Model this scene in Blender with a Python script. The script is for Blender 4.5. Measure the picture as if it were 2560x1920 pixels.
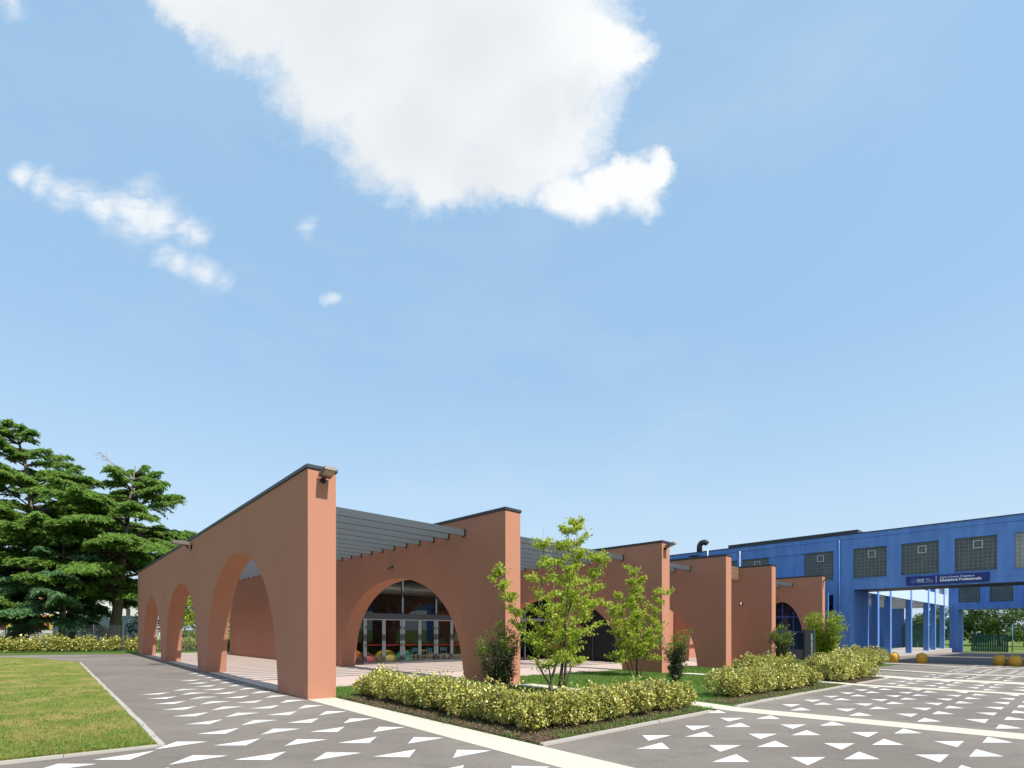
import bpy, math, random
import numpy as np
from mathutils import Vector

rnd = random.Random(7)
rng = np.random.default_rng(11)
S = bpy.context.scene
for o in list(bpy.data.objects):
    bpy.data.objects.remove(o)
COL = S.collection

# ------------------------------------------------------------------ frames
# plan frame 1 (first fin wall, plaza, blue building) and frame 2 (rest of the pavilion)
CAM_H = 1.75
O = np.array([-5.075, 12.8267])
U1 = np.array([-0.66928, 0.74301]); V1 = np.array([0.74301, 0.66928])
U2 = np.array([-0.71094, 0.70325]); V2 = np.array([0.70325, 0.71094])

def gz(a, b):
    return -0.0168 * max(-15, min(b, 100)) - 0.0009 * max(-14, min(0, a)) * max(0, min(9, b))
def P1(a, b, z=None, dz=0.0):
    p = O + a * U1 + b * V1
    return (float(p[0]), float(p[1]), float((gz(a, b) if z is None else z) + dz))
def P2(a, b, z=None, dz=0.0):
    p = O + a * U2 + b * V2
    if z is None:
        d = p - O
        z = gz(float(d @ U1), float(d @ V1))
    return (float(p[0]), float(p[1]), float(z + dz))
def ab1(x, y):
    d = np.array([x, y]) - O
    return float(d @ U1), float(d @ V1)
def gxy(x, y):
    a, b = ab1(x, y)
    return gz(a, b)

# ------------------------------------------------------------------ camera
cam_d = bpy.data.cameras.new('camera')
cam = bpy.data.objects.new('camera', cam_d)
COL.objects.link(cam)
cam_d.sensor_width = 36.0
cam_d.lens = 36.0 * 1290.0 / 2560.0
cam_d.shift_y = (1573.6 - 960.0) / 2560.0
cam_d.clip_start = 0.05
cam_d.clip_end = 3000.0
cam.location = (0, 0, CAM_H)
cam.rotation_euler = (math.radians(90), 0, 0)
S.camera = cam

# ------------------------------------------------------------------ light
SUN_EL = math.radians(51.5)
dl = math.radians(4.2)
sh = math.cos(dl) * U1 - math.sin(dl) * V1              # direction in which shadows fall
Ldir = Vector((sh[0] * math.cos(SUN_EL), sh[1] * math.cos(SUN_EL), -math.sin(SUN_EL)))
sun_d = bpy.data.lights.new('sun', 'SUN')
sun_d.energy = 4.2
sun_d.angle = math.radians(0.53)
sun_d.color = (1.0, 0.95, 0.87)
sun = bpy.data.objects.new('sun', sun_d)
COL.objects.link(sun)
sun.rotation_euler = Ldir.to_track_quat('-Z', 'Y').to_euler()
sun.location = (20, -20, 40)

S.view_settings.view_transform = 'Standard'
S.view_settings.look = 'None'
S.view_settings.gamma = 1.0
S.view_settings.use_curve_mapping = False
S.view_settings.exposure = 0.70

# ------------------------------------------------------------------ sky with clouds
class NT:
    def __init__(self, tree):
        self.t = tree; self.n = tree.nodes; self.l = tree.links
    def node(self, kind, **kw):
        nd = self.n.new(kind)
        for k, v in kw.items():
            setattr(nd, k, v)
        return nd
    def put(self, sock, val):
        if val is None:
            return
        if hasattr(val, 'is_output') or isinstance(val, bpy.types.NodeSocket):
            self.l.new(val, sock)
        else:
            sock.default_value = val
    def math(self, op, a, b=None, c=None, clamp=False):
        m = self.node('ShaderNodeMath', operation=op, use_clamp=clamp)
        self.put(m.inputs[0], a); self.put(m.inputs[1], b); self.put(m.inputs[2], c)
        return m.outputs[0]
    def vmath(self, op, a, b=None, scale=None):
        m = self.node('ShaderNodeVectorMath', operation=op)
        self.put(m.inputs[0], a); self.put(m.inputs[1], b)
        if scale is not None:
            self.put(m.inputs['Scale'], scale)
        return m.outputs['Value'] if op in ('DISTANCE', 'LENGTH', 'DOT_PRODUCT') else m.outputs[0]
    def noise(self, vec, scale, detail=4.0, rough=0.55, dist=0.0, out='Fac'):
        m = self.node('ShaderNodeTexNoise')
        self.put(m.inputs['Vector'], vec)
        m.inputs['Scale'].default_value = scale
        m.inputs['Detail'].default_value = detail
        m.inputs['Roughness'].default_value = rough
        m.inputs['Distortion'].default_value = dist
        return m.outputs[out]
    def ramp(self, fac, stops, interp='LINEAR'):
        m = self.node('ShaderNodeValToRGB')
        m.color_ramp.interpolation = interp
        el = m.color_ramp.elements
        while len(el) < len(stops):
            el.new(0.5)
        for e, (p, c) in zip(el, stops):
            e.position = p
            e.color = tuple(c) + (1,) if not isinstance(c, float) else (c, c, c, 1)
        self.put(m.inputs[0], fac)
        return m.outputs[0]
    def mix(self, fac, a, b, blend='MIX'):
        m = self.node('ShaderNodeMix', data_type='RGBA', blend_type=blend)
        self.put(m.inputs[0], fac)
        self.put(m.inputs[6], a if not isinstance(a, tuple) else tuple(a) + (1,) * (4 - len(a)))
        self.put(m.inputs[7], b if not isinstance(b, tuple) else tuple(b) + (1,) * (4 - len(b)))
        return m.outputs[2]
    def smooth(self, v, lo, hi, a=0.0, b=1.0):
        m = self.node('ShaderNodeMapRange', interpolation_type='SMOOTHSTEP')
        self.put(m.inputs[0], v)
        m.inputs[1].default_value = lo; m.inputs[2].default_value = hi
        m.inputs[3].default_value = a; m.inputs[4].default_value = b
        return m.outputs[0]

world = bpy.data.worlds.new('World')
S.world = world
world.use_nodes = True
nt = NT(world.node_tree)
nt.n.clear()
sky = nt.node('ShaderNodeTexSky', sky_type='NISHITA')
sky.sun_disc = False
sky.sun_elevation = SUN_EL
sky.sun_rotation = math.atan2(-sh[0], -sh[1])
sky.altitude = 20
sky.air_density = 1.0
sky.dust_density = 1.6
sky.ozone_density = 1.6
tc = nt.node('ShaderNodeTexCoord')
sep = nt.node('ShaderNodeSeparateXYZ')
nt.l.new(tc.outputs['Generated'], sep.inputs[0])
dx, dy, dz_ = sep.outputs
ysafe = nt.math('MAXIMUM', dy, 0.08)
q = nt.node('ShaderNodeCombineXYZ')
nt.put(q.inputs[0], nt.math('DIVIDE', dx, ysafe)); nt.put(q.inputs[1], nt.math('DIVIDE', dz_, ysafe))
q = q.outputs[0]
# domain warp gives the ragged cumulus outline
w1 = nt.vmath('SUBTRACT', nt.noise(q, 5.0, 6.0, 0.62, out='Color'), (0.5, 0.5, 0.5))
w2 = nt.vmath('SUBTRACT', nt.noise(q, 22.0, 5.0, 0.6, out='Color'), (0.5, 0.5, 0.5))
qw = nt.vmath('ADD', nt.vmath('ADD', q, nt.vmath('SCALE', w1, scale=0.15)), nt.vmath('SCALE', w2, scale=0.035))
flat = nt.vmath('MULTIPLY', qw, (1, 1, 0))
def dirpt(x, y):                                        # direction of a cloud puff on the sky
    return ((x * 1.1573 - 1280) / 1290.0, (1573.6 - y * 1.1573) / 1290.0, 0)
def puffs(lst, rs=1.0, src=None):
    acc = None
    fl = flat if src is None else src
    for x, y, r in lst:
        d = nt.vmath('DISTANCE', fl, dirpt(x, y))
        m = nt.math('MULTIPLY_ADD', d, -1290.0 / (r * rs * 1.1573), 1.0)
        acc = m if acc is None else nt.math('SMOOTH_MAX', acc, m, 0.25)
    return acc
BIG = [(985, 190, 210), (820, -70, 400), (1080, 0, 300), (560, 10, 170), (700, 150, 150), (850, 270, 165), (960, 360, 120),
             (1130, 270, 200), (1250, 130, 160), (1340, 120, 75), (1080, 380, 90), (430, -30, 130), (950, -380, 480),
             (1500, -420, 200)]
big = puffs(BIG)
tosun = nt.vmath('ADD', flat, (0.085, 0.085, 0.0))
big_sun = puffs(BIG, src=tosun)
big2 = puffs([(1215, 420, 80), (1260, 430, 75), (1310, 400, 88), (1375, 385, 78), (1425, 365, 48), (1335, 350, 40)])
wS = nt.vmath('SUBTRACT', nt.noise(nt.vmath('MULTIPLY', q, (1.0, 1.6, 1.0)), 7.0, 7.0, 0.58, out='Color'), (0.5, 0.5, 0.5))
flatS = nt.vmath('MULTIPLY', nt.vmath('ADD', q, nt.vmath('SCALE', wS, scale=0.085)), (1, 1, 0))
small = puffs([(45, 383, 34), (95, 400, 42), (150, 425, 48), (195, 420, 42), (225, 455, 52), (290, 462, 72), (345, 478, 60), (405, 492, 46), (440, 500, 30), (300, 420, 40)], 1.25, flatS)
small2 = puffs([(355, 558, 40), (395, 568, 44), (440, 580, 44), (475, 600, 34), (715, 650, 26), (668, 488, 30), (20, 5, 45)], 1.2, flatS)
front = nt.smooth(dy, 0.05, 0.2)
fine = nt.math('SUBTRACT', nt.noise(q, 9.0, 8.0, 0.68), 0.5)
def mask(p, lo, hi, k):
    return nt.smooth(nt.math('MULTIPLY_ADD', fine, k, p), lo, hi)
wisp = nt.math('MULTIPLY', nt.math('SUBTRACT', nt.noise(nt.vmath('MULTIPLY', qw, (1.0, 1.3, 1.0)), 16.0, 9.0, 0.72), 0.5), 0.45)
m1 = mask(nt.math('ADD', big, wisp), -0.06, 0.46, 0.45)
m2 = mask(big2, -0.05, 0.6, 0.4)
streak = nt.smooth(nt.noise(nt.vmath('MULTIPLY', nt.vmath('ADD', q, nt.vmath('SCALE', wS, scale=0.12)), (1.0, 2.0, 1.0)), 9.0, 7.0, 0.62), 0.33, 0.62, 0.25, 1.0)
m3 = nt.math('MULTIPLY', mask(small, 0.0, 1.0, 0.75), nt.math('MULTIPLY', streak, 0.85))
m4 = nt.math('MULTIPLY', mask(small2, 0.05, 1.25, 0.75), nt.math('MULTIPLY', streak, 0.8))
mk = nt.math('MAXIMUM', nt.math('MAXIMUM', m1, m2), nt.math('MAXIMUM', m3, m4))
mk = nt.math('MULTIPLY', mk, front)
# thin veil of cirrus and the cumulus field of the rest of the sky
veil = nt.math('MULTIPLY', nt.smooth(nt.noise(nt.vmath('MULTIPLY', tc.outputs['Generated'], (1.0, 1.0, 2.6)), 2.2, 5.0, 0.6), 0.45, 0.85), 0.16)
zs = nt.math('MAXIMUM', dz_, 0.06)
pl = nt.node('ShaderNodeCombineXYZ')
nt.put(pl.inputs[0], nt.math('DIVIDE', dx, zs)); nt.put(pl.inputs[1], nt.math('DIVIDE', dy, zs))
field = nt.smooth(nt.noise(pl.outputs[0], 0.9, 7.0, 0.6), 0.56, 0.68)
field = nt.math('MULTIPLY', field, nt.math('MULTIPLY', nt.smooth(dz_, 0.05, 0.25), nt.math('SUBTRACT', 1.0, front)))
mk = nt.math('MAXIMUM', nt.math('MAXIMUM', mk, field), veil)
# cloud body: bright rims, faintly grey inside
core = nt.math('MULTIPLY', nt.smooth(nt.math('MULTIPLY_ADD', nt.math('SUBTRACT', nt.noise(q, 4.0, 5.0, 0.6), 0.5), 1.0, big_sun), -0.25, 0.95), nt.smooth(big, 0.0, 0.3))
ccol = nt.mix(core, (8.1, 8.2, 8.25), (6.6, 6.95, 7.25))
body = nt.noise(q, 7.0, 6.0, 0.6)
ccol = nt.mix(nt.smooth(body, 0.35, 0.7, 0.0, 0.2), ccol, (7.4, 7.7, 7.95))
# summer haze lifts the sky's blue a little towards white
sk = nt.mix(0.55, sky.outputs[0], (4.35, 7.15, 10.1))
sk = nt.mix(nt.smooth(dz_, 0.0, 0.5, 0.62, 0.0), sk, (5.7, 6.9, 7.9))
skc = nt.mix(mk, sk, ccol)
bg = nt.node('ShaderNodeBackground')
nt.l.new(skc, bg.inputs[0])
bg.inputs[1].default_value = 0.075
wo = nt.node('ShaderNodeOutputWorld')
nt.l.new(bg.outputs[0], wo.inputs[0])

# ------------------------------------------------------------------ materials
def new_mat(name):
    m = bpy.data.materials.new(name)
    m.use_nodes = True
    t = NT(m.node_tree)
    t.n.clear()
    out = t.node('ShaderNodeOutputMaterial')
    bs = t.node('ShaderNodeBsdfPrincipled')
    t.l.new(bs.outputs[0], out.inputs[0])
    return m, t, bs, out
def pos(t):
    return t.node('ShaderNodeNewGeometry').outputs['Position']

MATS = {}
def pmat(name, col, rough=0.7, var=0.12, scale=2.0, fine=60.0, bump=0.0, bscale=80.0, metal=0.0, spec=0.4, stretch=None, stain=0.0, stain_col=None, stain_scale=0.4):
    m, t, bs, out = new_mat(name)
    p = pos(t)
    pv = t.vmath('MULTIPLY', p, stretch) if stretch else p
    n1 = t.noise(pv, scale, 5.0, 0.6)
    n2 = t.noise(p, fine, 3.0, 0.6)
    k = t.math('MULTIPLY_ADD', t.math('SUBTRACT', n1, 0.5), 2.0 * var, 1.0)
    k = t.math('MULTIPLY_ADD', t.math('SUBTRACT', n2, 0.5), 0.8 * var, k)
    c = t.vmath('SCALE', tuple(col), scale=k)
    if stain > 0:
        s = t.smooth(t.noise(pv, stain_scale, 6.0, 0.65), 0.5, 0.75, 0.0, stain)
        c = t.mix(s, c, tuple(stain_col or [x * 0.6 for x in col]))
    t.l.new(c, bs.inputs['Base Color'])
    bs.inputs['Roughness'].default_value = rough
    bs.inputs['Metallic'].default_value = metal
    bs.inputs['Specular IOR Level'].default_value = spec
    if bump > 0:
        b = t.node('ShaderNodeBump')
        b.inputs['Strength'].default_value = bump
        b.inputs['Distance'].default_value = 0.01
        t.put(b.inputs['Height'], t.noise(p, bscale, 4.0, 0.6))
        t.l.new(b.outputs[0], bs.inputs['Normal'])
    MATS[name] = m
    return m
def leaf_mat(name, cols, transl=0.35, rough=0.5, spec=0.35, patch=None):
    m, t, bs, out = new_mat(name)
    g = t.node('ShaderNodeNewGeometry')
    r = g.outputs['Random Per Island']
    n = len(cols)
    c = t.ramp(r, [(i / max(1, n - 1), col) for i, col in enumerate(cols)])
    if patch:
        s = t.smooth(t.noise(g.outputs['Position'], patch[0], 4.0, 0.6), 0.42, 0.66, 0, patch[2])
        c = t.mix(s, c, tuple(patch[1]))
    t.l.new(c, bs.inputs['Base Color'])
    bs.inputs['Roughness'].default_value = rough
    bs.inputs['Specular IOR Level'].default_value = spec
    tr = t.node('ShaderNodeBsdfTranslucent')
    t.l.new(c, tr.inputs[0])
    mx = t.node('ShaderNodeMixShader')
    mx.inputs[0].default_value = transl
    t.l.new(bs.outputs[0], mx.inputs[1]); t.l.new(tr.outputs[0], mx.inputs[2])
    t.l.new(mx.outputs[0], out.inputs[0])
    MATS[name] = m
    return m
def glass_mat(name, tint=(0.75, 0.83, 0.85), refl=1.0, rough=0.0):
    m, t, bs, out = new_mat(name)
    tr = t.node('ShaderNodeBsdfTransparent'); tr.inputs[0].default_value = tint + (1,)
    gl = t.node('ShaderNodeBsdfGlossy'); gl.inputs['Roughness'].default_value = rough
    fr = t.node('ShaderNodeFresnel'); fr.inputs[0].default_value = 1.52
    mx = t.node('ShaderNodeMixShader')
    t.put(mx.inputs[0], t.math('MULTIPLY', fr.outputs[0], 1.6 * refl, clamp=True))
    t.l.new(tr.outputs[0], mx.inputs[1]); t.l.new(gl.outputs[0], mx.inputs[2])
    t.l.new(mx.outputs[0], out.inputs[0])
    MATS[name] = m
    return m

pmat('terracotta', (0.405, 0.186, 0.121), 0.88, 0.08, 0.7, 30.0, 0.35, 140.0, spec=0.2, stretch=(1, 1, 0.35), stain=0.28, stain_col=(0.33, 0.145, 0.10), stain_scale=0.6)
pmat('coping', (0.045, 0.05, 0.055), 0.45, 0.15, 3, 40, metal=0.3)
pmat('beam_grey', (0.070, 0.083, 0.094), 0.42, 0.08, 2, 40, metal=0.1)
pmat('frame_grey', (0.085, 0.095, 0.105), 0.4, 0.06, 3, 40, metal=0.2)
pmat('alu_grey', (0.105, 0.112, 0.12), 0.4, 0.06, 3, 40, metal=0.2)
pmat('black', (0.015, 0.016, 0.018), 0.5, 0.1)
pmat('bronze', (0.16, 0.13, 0.11), 0.45, 0.08, metal=0.2)
pmat('lamp_glass', (0.42, 0.36, 0.28), 0.25, 0.05)
pmat('strip', (0.50, 0.455, 0.375), 0.85, 0.05, 0.8, 90, 0.2, 200, stain=0.2, stain_col=(0.5, 0.45, 0.37))
pmat('terrace', (0.47, 0.375, 0.325), 0.85, 0.06, 0.9, 70, 0.15, 160, stain=0.15)
pmat('kerb', (0.36, 0.335, 0.30), 0.9, 0.15, 3.0, 60, 0.3, 90, stain=0.3, stain_col=(0.3, 0.28, 0.25))
pmat('paint_white', (0.62, 0.61, 0.585), 0.65, 0.03, 2.0, 30, stain=0.3, stain_col=(0.55, 0.54, 0.51), stain_scale=1.6)
pmat('wood', (0.17, 0.105, 0.06), 0.65, 0.2, 4.0, 40, stretch=(1, 1, 8))
pmat('light_wood', (0.5, 0.36, 0.2), 0.6, 0.1)
pmat('white_trim', (0.72, 0.74, 0.74), 0.5, 0.05)
pmat('bollard', (0.60, 0.32, 0.035), 0.6, 0.12, 5, 40, 0.2, 60, stain=0.35, stain_col=(0.3, 0.16, 0.04), stain_scale=5.0)
pmat('totem', (0.018, 0.021, 0.025), 0.55, 0.08, spec=0.2)
pmat('text_white', (0.8, 0.82, 0.84), 0.5, 0.0)
pmat('text_dim', (0.35, 0.39, 0.42), 0.5, 0.0)
pmat('sign_blue', (0.010, 0.026, 0.19), 0.4, 0.03)
pmat('sign_ring', (0.16, 0.22, 0.5), 0.5, 0.0)
pmat('dark_metal', (0.05, 0.055, 0.06), 0.4, 0.2, 4, 30, metal=0.5)
pmat('duct', (0.45, 0.46, 0.44), 0.3, 0.06, metal=0.8)
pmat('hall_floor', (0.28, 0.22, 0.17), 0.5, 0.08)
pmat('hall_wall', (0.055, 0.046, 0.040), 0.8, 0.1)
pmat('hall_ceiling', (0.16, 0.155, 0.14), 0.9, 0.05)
for n_, c_ in (('pouf_red', (0.62, 0.07, 0.09)), ('pouf_yellow', (0.62, 0.46, 0.05)), ('pouf_green', (0.05, 0.42, 0.30)), ('pouf_orange', (0.65, 0.16, 0.03)), ('seat_blue', (0.06, 0.35, 0.55)), ('bar_red', (0.55, 0.03, 0.03))):
    pmat(n_, c_, 0.45, 0.04)
pmat('mulch', (0.105, 0.062, 0.040), 0.95, 0.45, 25.0, 120, 0.8, 60)
pmat('soil', (0.08, 0.055, 0.035), 0.95, 0.3, 6.0, 80, 0.6, 50)
pmat('bark_grey', (0.17, 0.135, 0.105), 0.95, 0.3, 4.0, 20, 0.8, 14, stretch=(1, 1, 0.3))
pmat('bark_dark', (0.075, 0.052, 0.038), 0.95, 0.3, 6.0, 30, 0.6, 20, stretch=(1, 1, 0.3))
pmat('stem', (0.12, 0.075, 0.045), 0.85, 0.2, 10.0)
pmat('dead_twig', (0.26, 0.14, 0.10), 0.9, 0.2, 10.0)
pmat('tie', (0.06, 0.35, 0.33), 0.6, 0.05)
pmat('school_white', (0.62, 0.62, 0.58), 0.85, 0.06, 0.5)
for n_, c_ in (('panel_red', (0.55, 0.05, 0.03)), ('panel_yellow', (0.65, 0.42, 0.03)), ('panel_orange', (0.60, 0.17, 0.03)), ('panel_dark', (0.04, 0.045, 0.05)), ('panel_teal', (0.04, 0.13, 0.17)),
               ('panel_green', (0.10, 0.36, 0.12)), ('panel_pink', (0.55, 0.22, 0.30)), ('panel_cyan', (0.30, 0.52, 0.58)), ('panel_purple', (0.22, 0.10, 0.30)), ('grey_base', (0.36, 0.35, 0.32)), ('roof_red', (0.33, 0.10, 0.06))):
    pmat(n_, c_, 0.7, 0.08, 3.0)
pmat('mural_ground', (0.55, 0.66, 0.72), 0.8, 0.08, 0.6)
pmat('wire', (0.14, 0.16, 0.16), 0.5, 0.1, metal=0.4)
pmat('green_metal', (0.03, 0.11, 0.075), 0.55, 0.15)
pmat('teal_metal', (0.05, 0.28, 0.30), 0.5, 0.1)
pmat('ac_white', (0.42, 0.44, 0.43), 0.6, 0.05)
pmat('bike_orange', (0.6, 0.22, 0.04), 0.5, 0.05)
leaf_mat('leaf_variegated', [(0.07, 0.10, 0.012), (0.26, 0.29, 0.03), (0.55, 0.52, 0.09), (0.62, 0.58, 0.16), (0.12, 0.15, 0.015), (0.58, 0.54, 0.10), (0.70, 0.66, 0.27), (0.34, 0.20, 0.04), (0.42, 0.46, 0.10), (0.06, 0.09, 0.012), (0.60, 0.58, 0.22), (0.16, 0.22, 0.03)], 0.22, 0.38, 0.5)
leaf_mat('leaf_maple', [(0.32, 0.50, 0.04), (0.46, 0.58, 0.05), (0.20, 0.36, 0.03), (0.60, 0.62, 0.08), (0.38, 0.54, 0.05), (0.60, 0.48, 0.13), (0.27, 0.44, 0.035)], 0.55, 0.45)
leaf_mat('leaf_dark', [(0.025, 0.045, 0.018), (0.05, 0.085, 0.022), (0.035, 0.05, 0.022), (0.10, 0.15, 0.025), (0.075, 0.045, 0.03), (0.04, 0.07, 0.03)], 0.2, 0.35, 0.5)
leaf_mat('leaf_shoot', [(0.12, 0.22, 0.025), (0.20, 0.30, 0.03), (0.09, 0.17, 0.025)], 0.4, 0.4)
leaf_mat('leaf_bright', [(0.22, 0.34, 0.02), (0.32, 0.42, 0.03), (0.15, 0.26, 0.02), (0.36, 0.36, 0.04)], 0.4, 0.45)
leaf_mat('leaf_tree', [(0.08, 0.145, 0.03), (0.13, 0.21, 0.04), (0.06, 0.11, 0.028), (0.18, 0.26, 0.05)], 0.4, 0.5)
leaf_mat('needle_green', [(0.09, 0.20, 0.04), (0.16, 0.29, 0.055), (0.25, 0.38, 0.07), (0.12, 0.25, 0.045), (0.32, 0.43, 0.08)], 0.5, 0.55)
leaf_mat('needle_blue', [(0.08, 0.18, 0.07), (0.12, 0.25, 0.10), (0.18, 0.32, 0.14), (0.10, 0.21, 0.085)], 0.45, 0.55)
leaf_mat('grass_lush', [(0.07, 0.16, 0.02), (0.11, 0.23, 0.03), (0.16, 0.28, 0.04), (0.09, 0.19, 0.025)], 0.35, 0.5)
leaf_mat('grass_dry', [(0.13, 0.20, 0.030), (0.20, 0.26, 0.04), (0.29, 0.30, 0.07), (0.12, 0.22, 0.03), (0.17, 0.26, 0.035), (0.36, 0.32, 0.11)], 0.35, 0.6, patch=(0.75, (0.38, 0.31, 0.11), 0.6))
leaf_mat('mulch_chip', [(0.05, 0.028, 0.018), (0.14, 0.085, 0.055), (0.22, 0.15, 0.10), (0.09, 0.05, 0.03)], 0.0, 0.9)
glass_mat('glass', (0.93, 0.965, 0.96), 0.45)
glass_mat('glass_dark', (0.55, 0.6, 0.62), 0.5)

def paint_mat():
    m, t, bs, out = new_mat('paint_white')
    p = pos(t)
    wear = t.noise(p, 38.0, 5.0, 0.7)
    blot = t.noise(p, 1.7, 5.0, 0.65)
    k = t.math('MULTIPLY_ADD', t.math('SUBTRACT', blot, 0.5), 0.9, wear)
    c = t.mix(t.smooth(blot, 0.4, 0.75), (0.60, 0.59, 0.565), (0.45, 0.44, 0.415))
    c = t.mix(t.smooth(k, 0.64, 0.78, 0.0, 0.75), c, (0.17, 0.155, 0.14))
    t.l.new(c, bs.inputs['Base Color'])
    bs.inputs['Roughness'].default_value = 0.75
    bs.inputs['Specular IOR Level'].default_value = 0.25
    MATS['paint_white'] = m
paint_mat()
def stucco():
    m = MATS['terracotta']; t = NT(m.node_tree)
    bs = [n for n in t.n if n.type == 'BSDF_PRINCIPLED'][0]
    src = bs.inputs['Base Color'].links[0].from_socket
    p = pos(t)
    st_ = t.noise(t.vmath('MULTIPLY', p, (2.6, 2.6, 0.12)), 1.5, 5.0, 0.65)
    bl_ = t.noise(p, 0.35, 5.0, 0.6)
    c = t.mix(t.smooth(st_, 0.55, 0.78, 0.0, 0.22), src, (0.29, 0.13, 0.085))
    c = t.mix(t.smooth(bl_, 0.45, 0.75, 0.0, 0.20), c, (0.46, 0.22, 0.145))
    t.l.new(c, bs.inputs['Base Color'])
stucco()
def asphalt_mat():
    m, t, bs, out = new_mat('asphalt')
    p = pos(t)
    big_ = t.noise(p, 0.22, 6.0, 0.62)
    mid = t.noise(t.vmath('MULTIPLY', p, (1.0, 2.2, 1)), 1.3, 5.0, 0.6, 0.4)
    fine_ = t.noise(p, 130.0, 2.0, 0.7)
    vor = t.node('ShaderNodeTexVoronoi'); vor.inputs['Scale'].default_value = 95.0
    t.put(vor.inputs['Vector'], p)
    spk = t.smooth(vor.outputs['Color'], 0.0, 1.0)
    c = t.mix(t.smooth(big_, 0.35, 0.68), (0.148, 0.127, 0.110), (0.205, 0.180, 0.156))
    c = t.mix(t.smooth(mid, 0.5, 0.78, 0.0, 0.45), c, (0.075, 0.068, 0.062))
    k = t.math('MULTIPLY_ADD', fine_, 0.9, 0.56)
    c = t.vmath('SCALE', c, scale=k)
    c = t.mix(t.smooth(spk, 0.80, 0.92, 0.0, 0.30), c, (0.30, 0.28, 0.25))
    t.l.new(c, bs.inputs['Base Color'])
    bs.inputs['Roughness'].default_value = 0.9
    bs.inputs['Specular IOR Level'].default_value = 0.25
    b = t.node('ShaderNodeBump'); b.inputs['Strength'].default_value = 0.5; b.inputs['Distance'].default_value = 0.006
    t.put(b.inputs['Height'], t.math('ADD', vor.outputs['Distance'], fine_))
    t.l.new(b.outputs[0], bs.inputs['Normal'])
    MATS['asphalt'] = m
asphalt_mat()

def turf_mat(name, c1, c2, c3, sc):
    m, t, bs, out = new_mat(name)
    p = pos(t)
    f1 = t.noise(p, 45.0, 4.0, 0.7)
    f2 = t.noise(p, sc, 5.0, 0.62)
    c = t.mix(t.smooth(f1, 0.3, 0.7), c1, c2)
    c = t.mix(t.smooth(f2, 0.42, 0.68, 0.0, 0.85), c, c3)
    t.l.new(c, bs.inputs['Base Color'])
    bs.inputs['Roughness'].default_value = 0.95
    bs.inputs['Specular IOR Level'].default_value = 0.1
    b = t.node('ShaderNodeBump'); b.inputs['Strength'].default_value = 0.8; b.inputs['Distance'].default_value = 0.03
    t.put(b.inputs['Height'], f1); t.l.new(b.outputs[0], bs.inputs['Normal'])
    MATS[name] = m
turf_mat('turf_dry', (0.10, 0.14, 0.025), (0.19, 0.23, 0.045), (0.36, 0.27, 0.11), 0.75)
turf_mat('turf_lush', (0.045, 0.085, 0.018), (0.085, 0.155, 0.03), (0.10, 0.15, 0.03), 0.7)
turf_mat('meadow', (0.07, 0.12, 0.025), (0.13, 0.19, 0.04), (0.18, 0.19, 0.06), 0.15)

def blue_mat():
    m, t, bs, out = new_mat('blue_paint')
    p = pos(t)
    st = t.noise(t.vmath('MULTIPLY', p, (2.2, 2.2, 0.25)), 1.1, 5.0, 0.62)
    boards = t.noise(t.vmath('MULTIPLY', p, (0.25, 0.25, 7.0)), 1.4, 3.0, 0.6)
    blot = t.noise(p, 0.7, 5.0, 0.6)
    c = t.mix(t.smooth(st, 0.35, 0.7), (0.10, 0.225, 0.54), (0.14, 0.29, 0.63))
    c = t.mix(t.smooth(boards, 0.55, 0.75, 0, 0.35), c, (0.065, 0.15, 0.36))
    c = t.mix(t.smooth(blot, 0.58, 0.8, 0, 0.4), c, (0.06, 0.14, 0.33))
    t.l.new(c, bs.inputs['Base Color'])
    bs.inputs['Roughness'].default_value = 0.7
    bs.inputs['Specular IOR Level'].default_value = 0.3
    b = t.node('ShaderNodeBump'); b.inputs['Strength'].default_value = 0.25; b.inputs['Distance'].default_value = 0.02
    t.put(b.inputs['Height'], boards); t.l.new(b.outputs[0], bs.inputs['Normal'])
    MATS['blue_paint'] = m
blue_mat()
pmat('sunlit_blue', (0.46, 0.58, 0.74), 0.75, 0.05, 1.0, 20)  # paler version of the blue paint, sunlight put into the colour
pmat('blue_frame', (0.03, 0.055, 0.26), 0.45, 0.06)
pmat('block_glass', (0.07, 0.088, 0.085), 0.22, 0.6, 1.3, 5.0, spec=0.45)
pmat('mortar', (0.25, 0.275, 0.26), 0.85, 0.2, 2.0)
pmat('block_pale', (0.32, 0.33, 0.28), 0.2, 0.3, 1.2, 5.0, spec=0.6)

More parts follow.
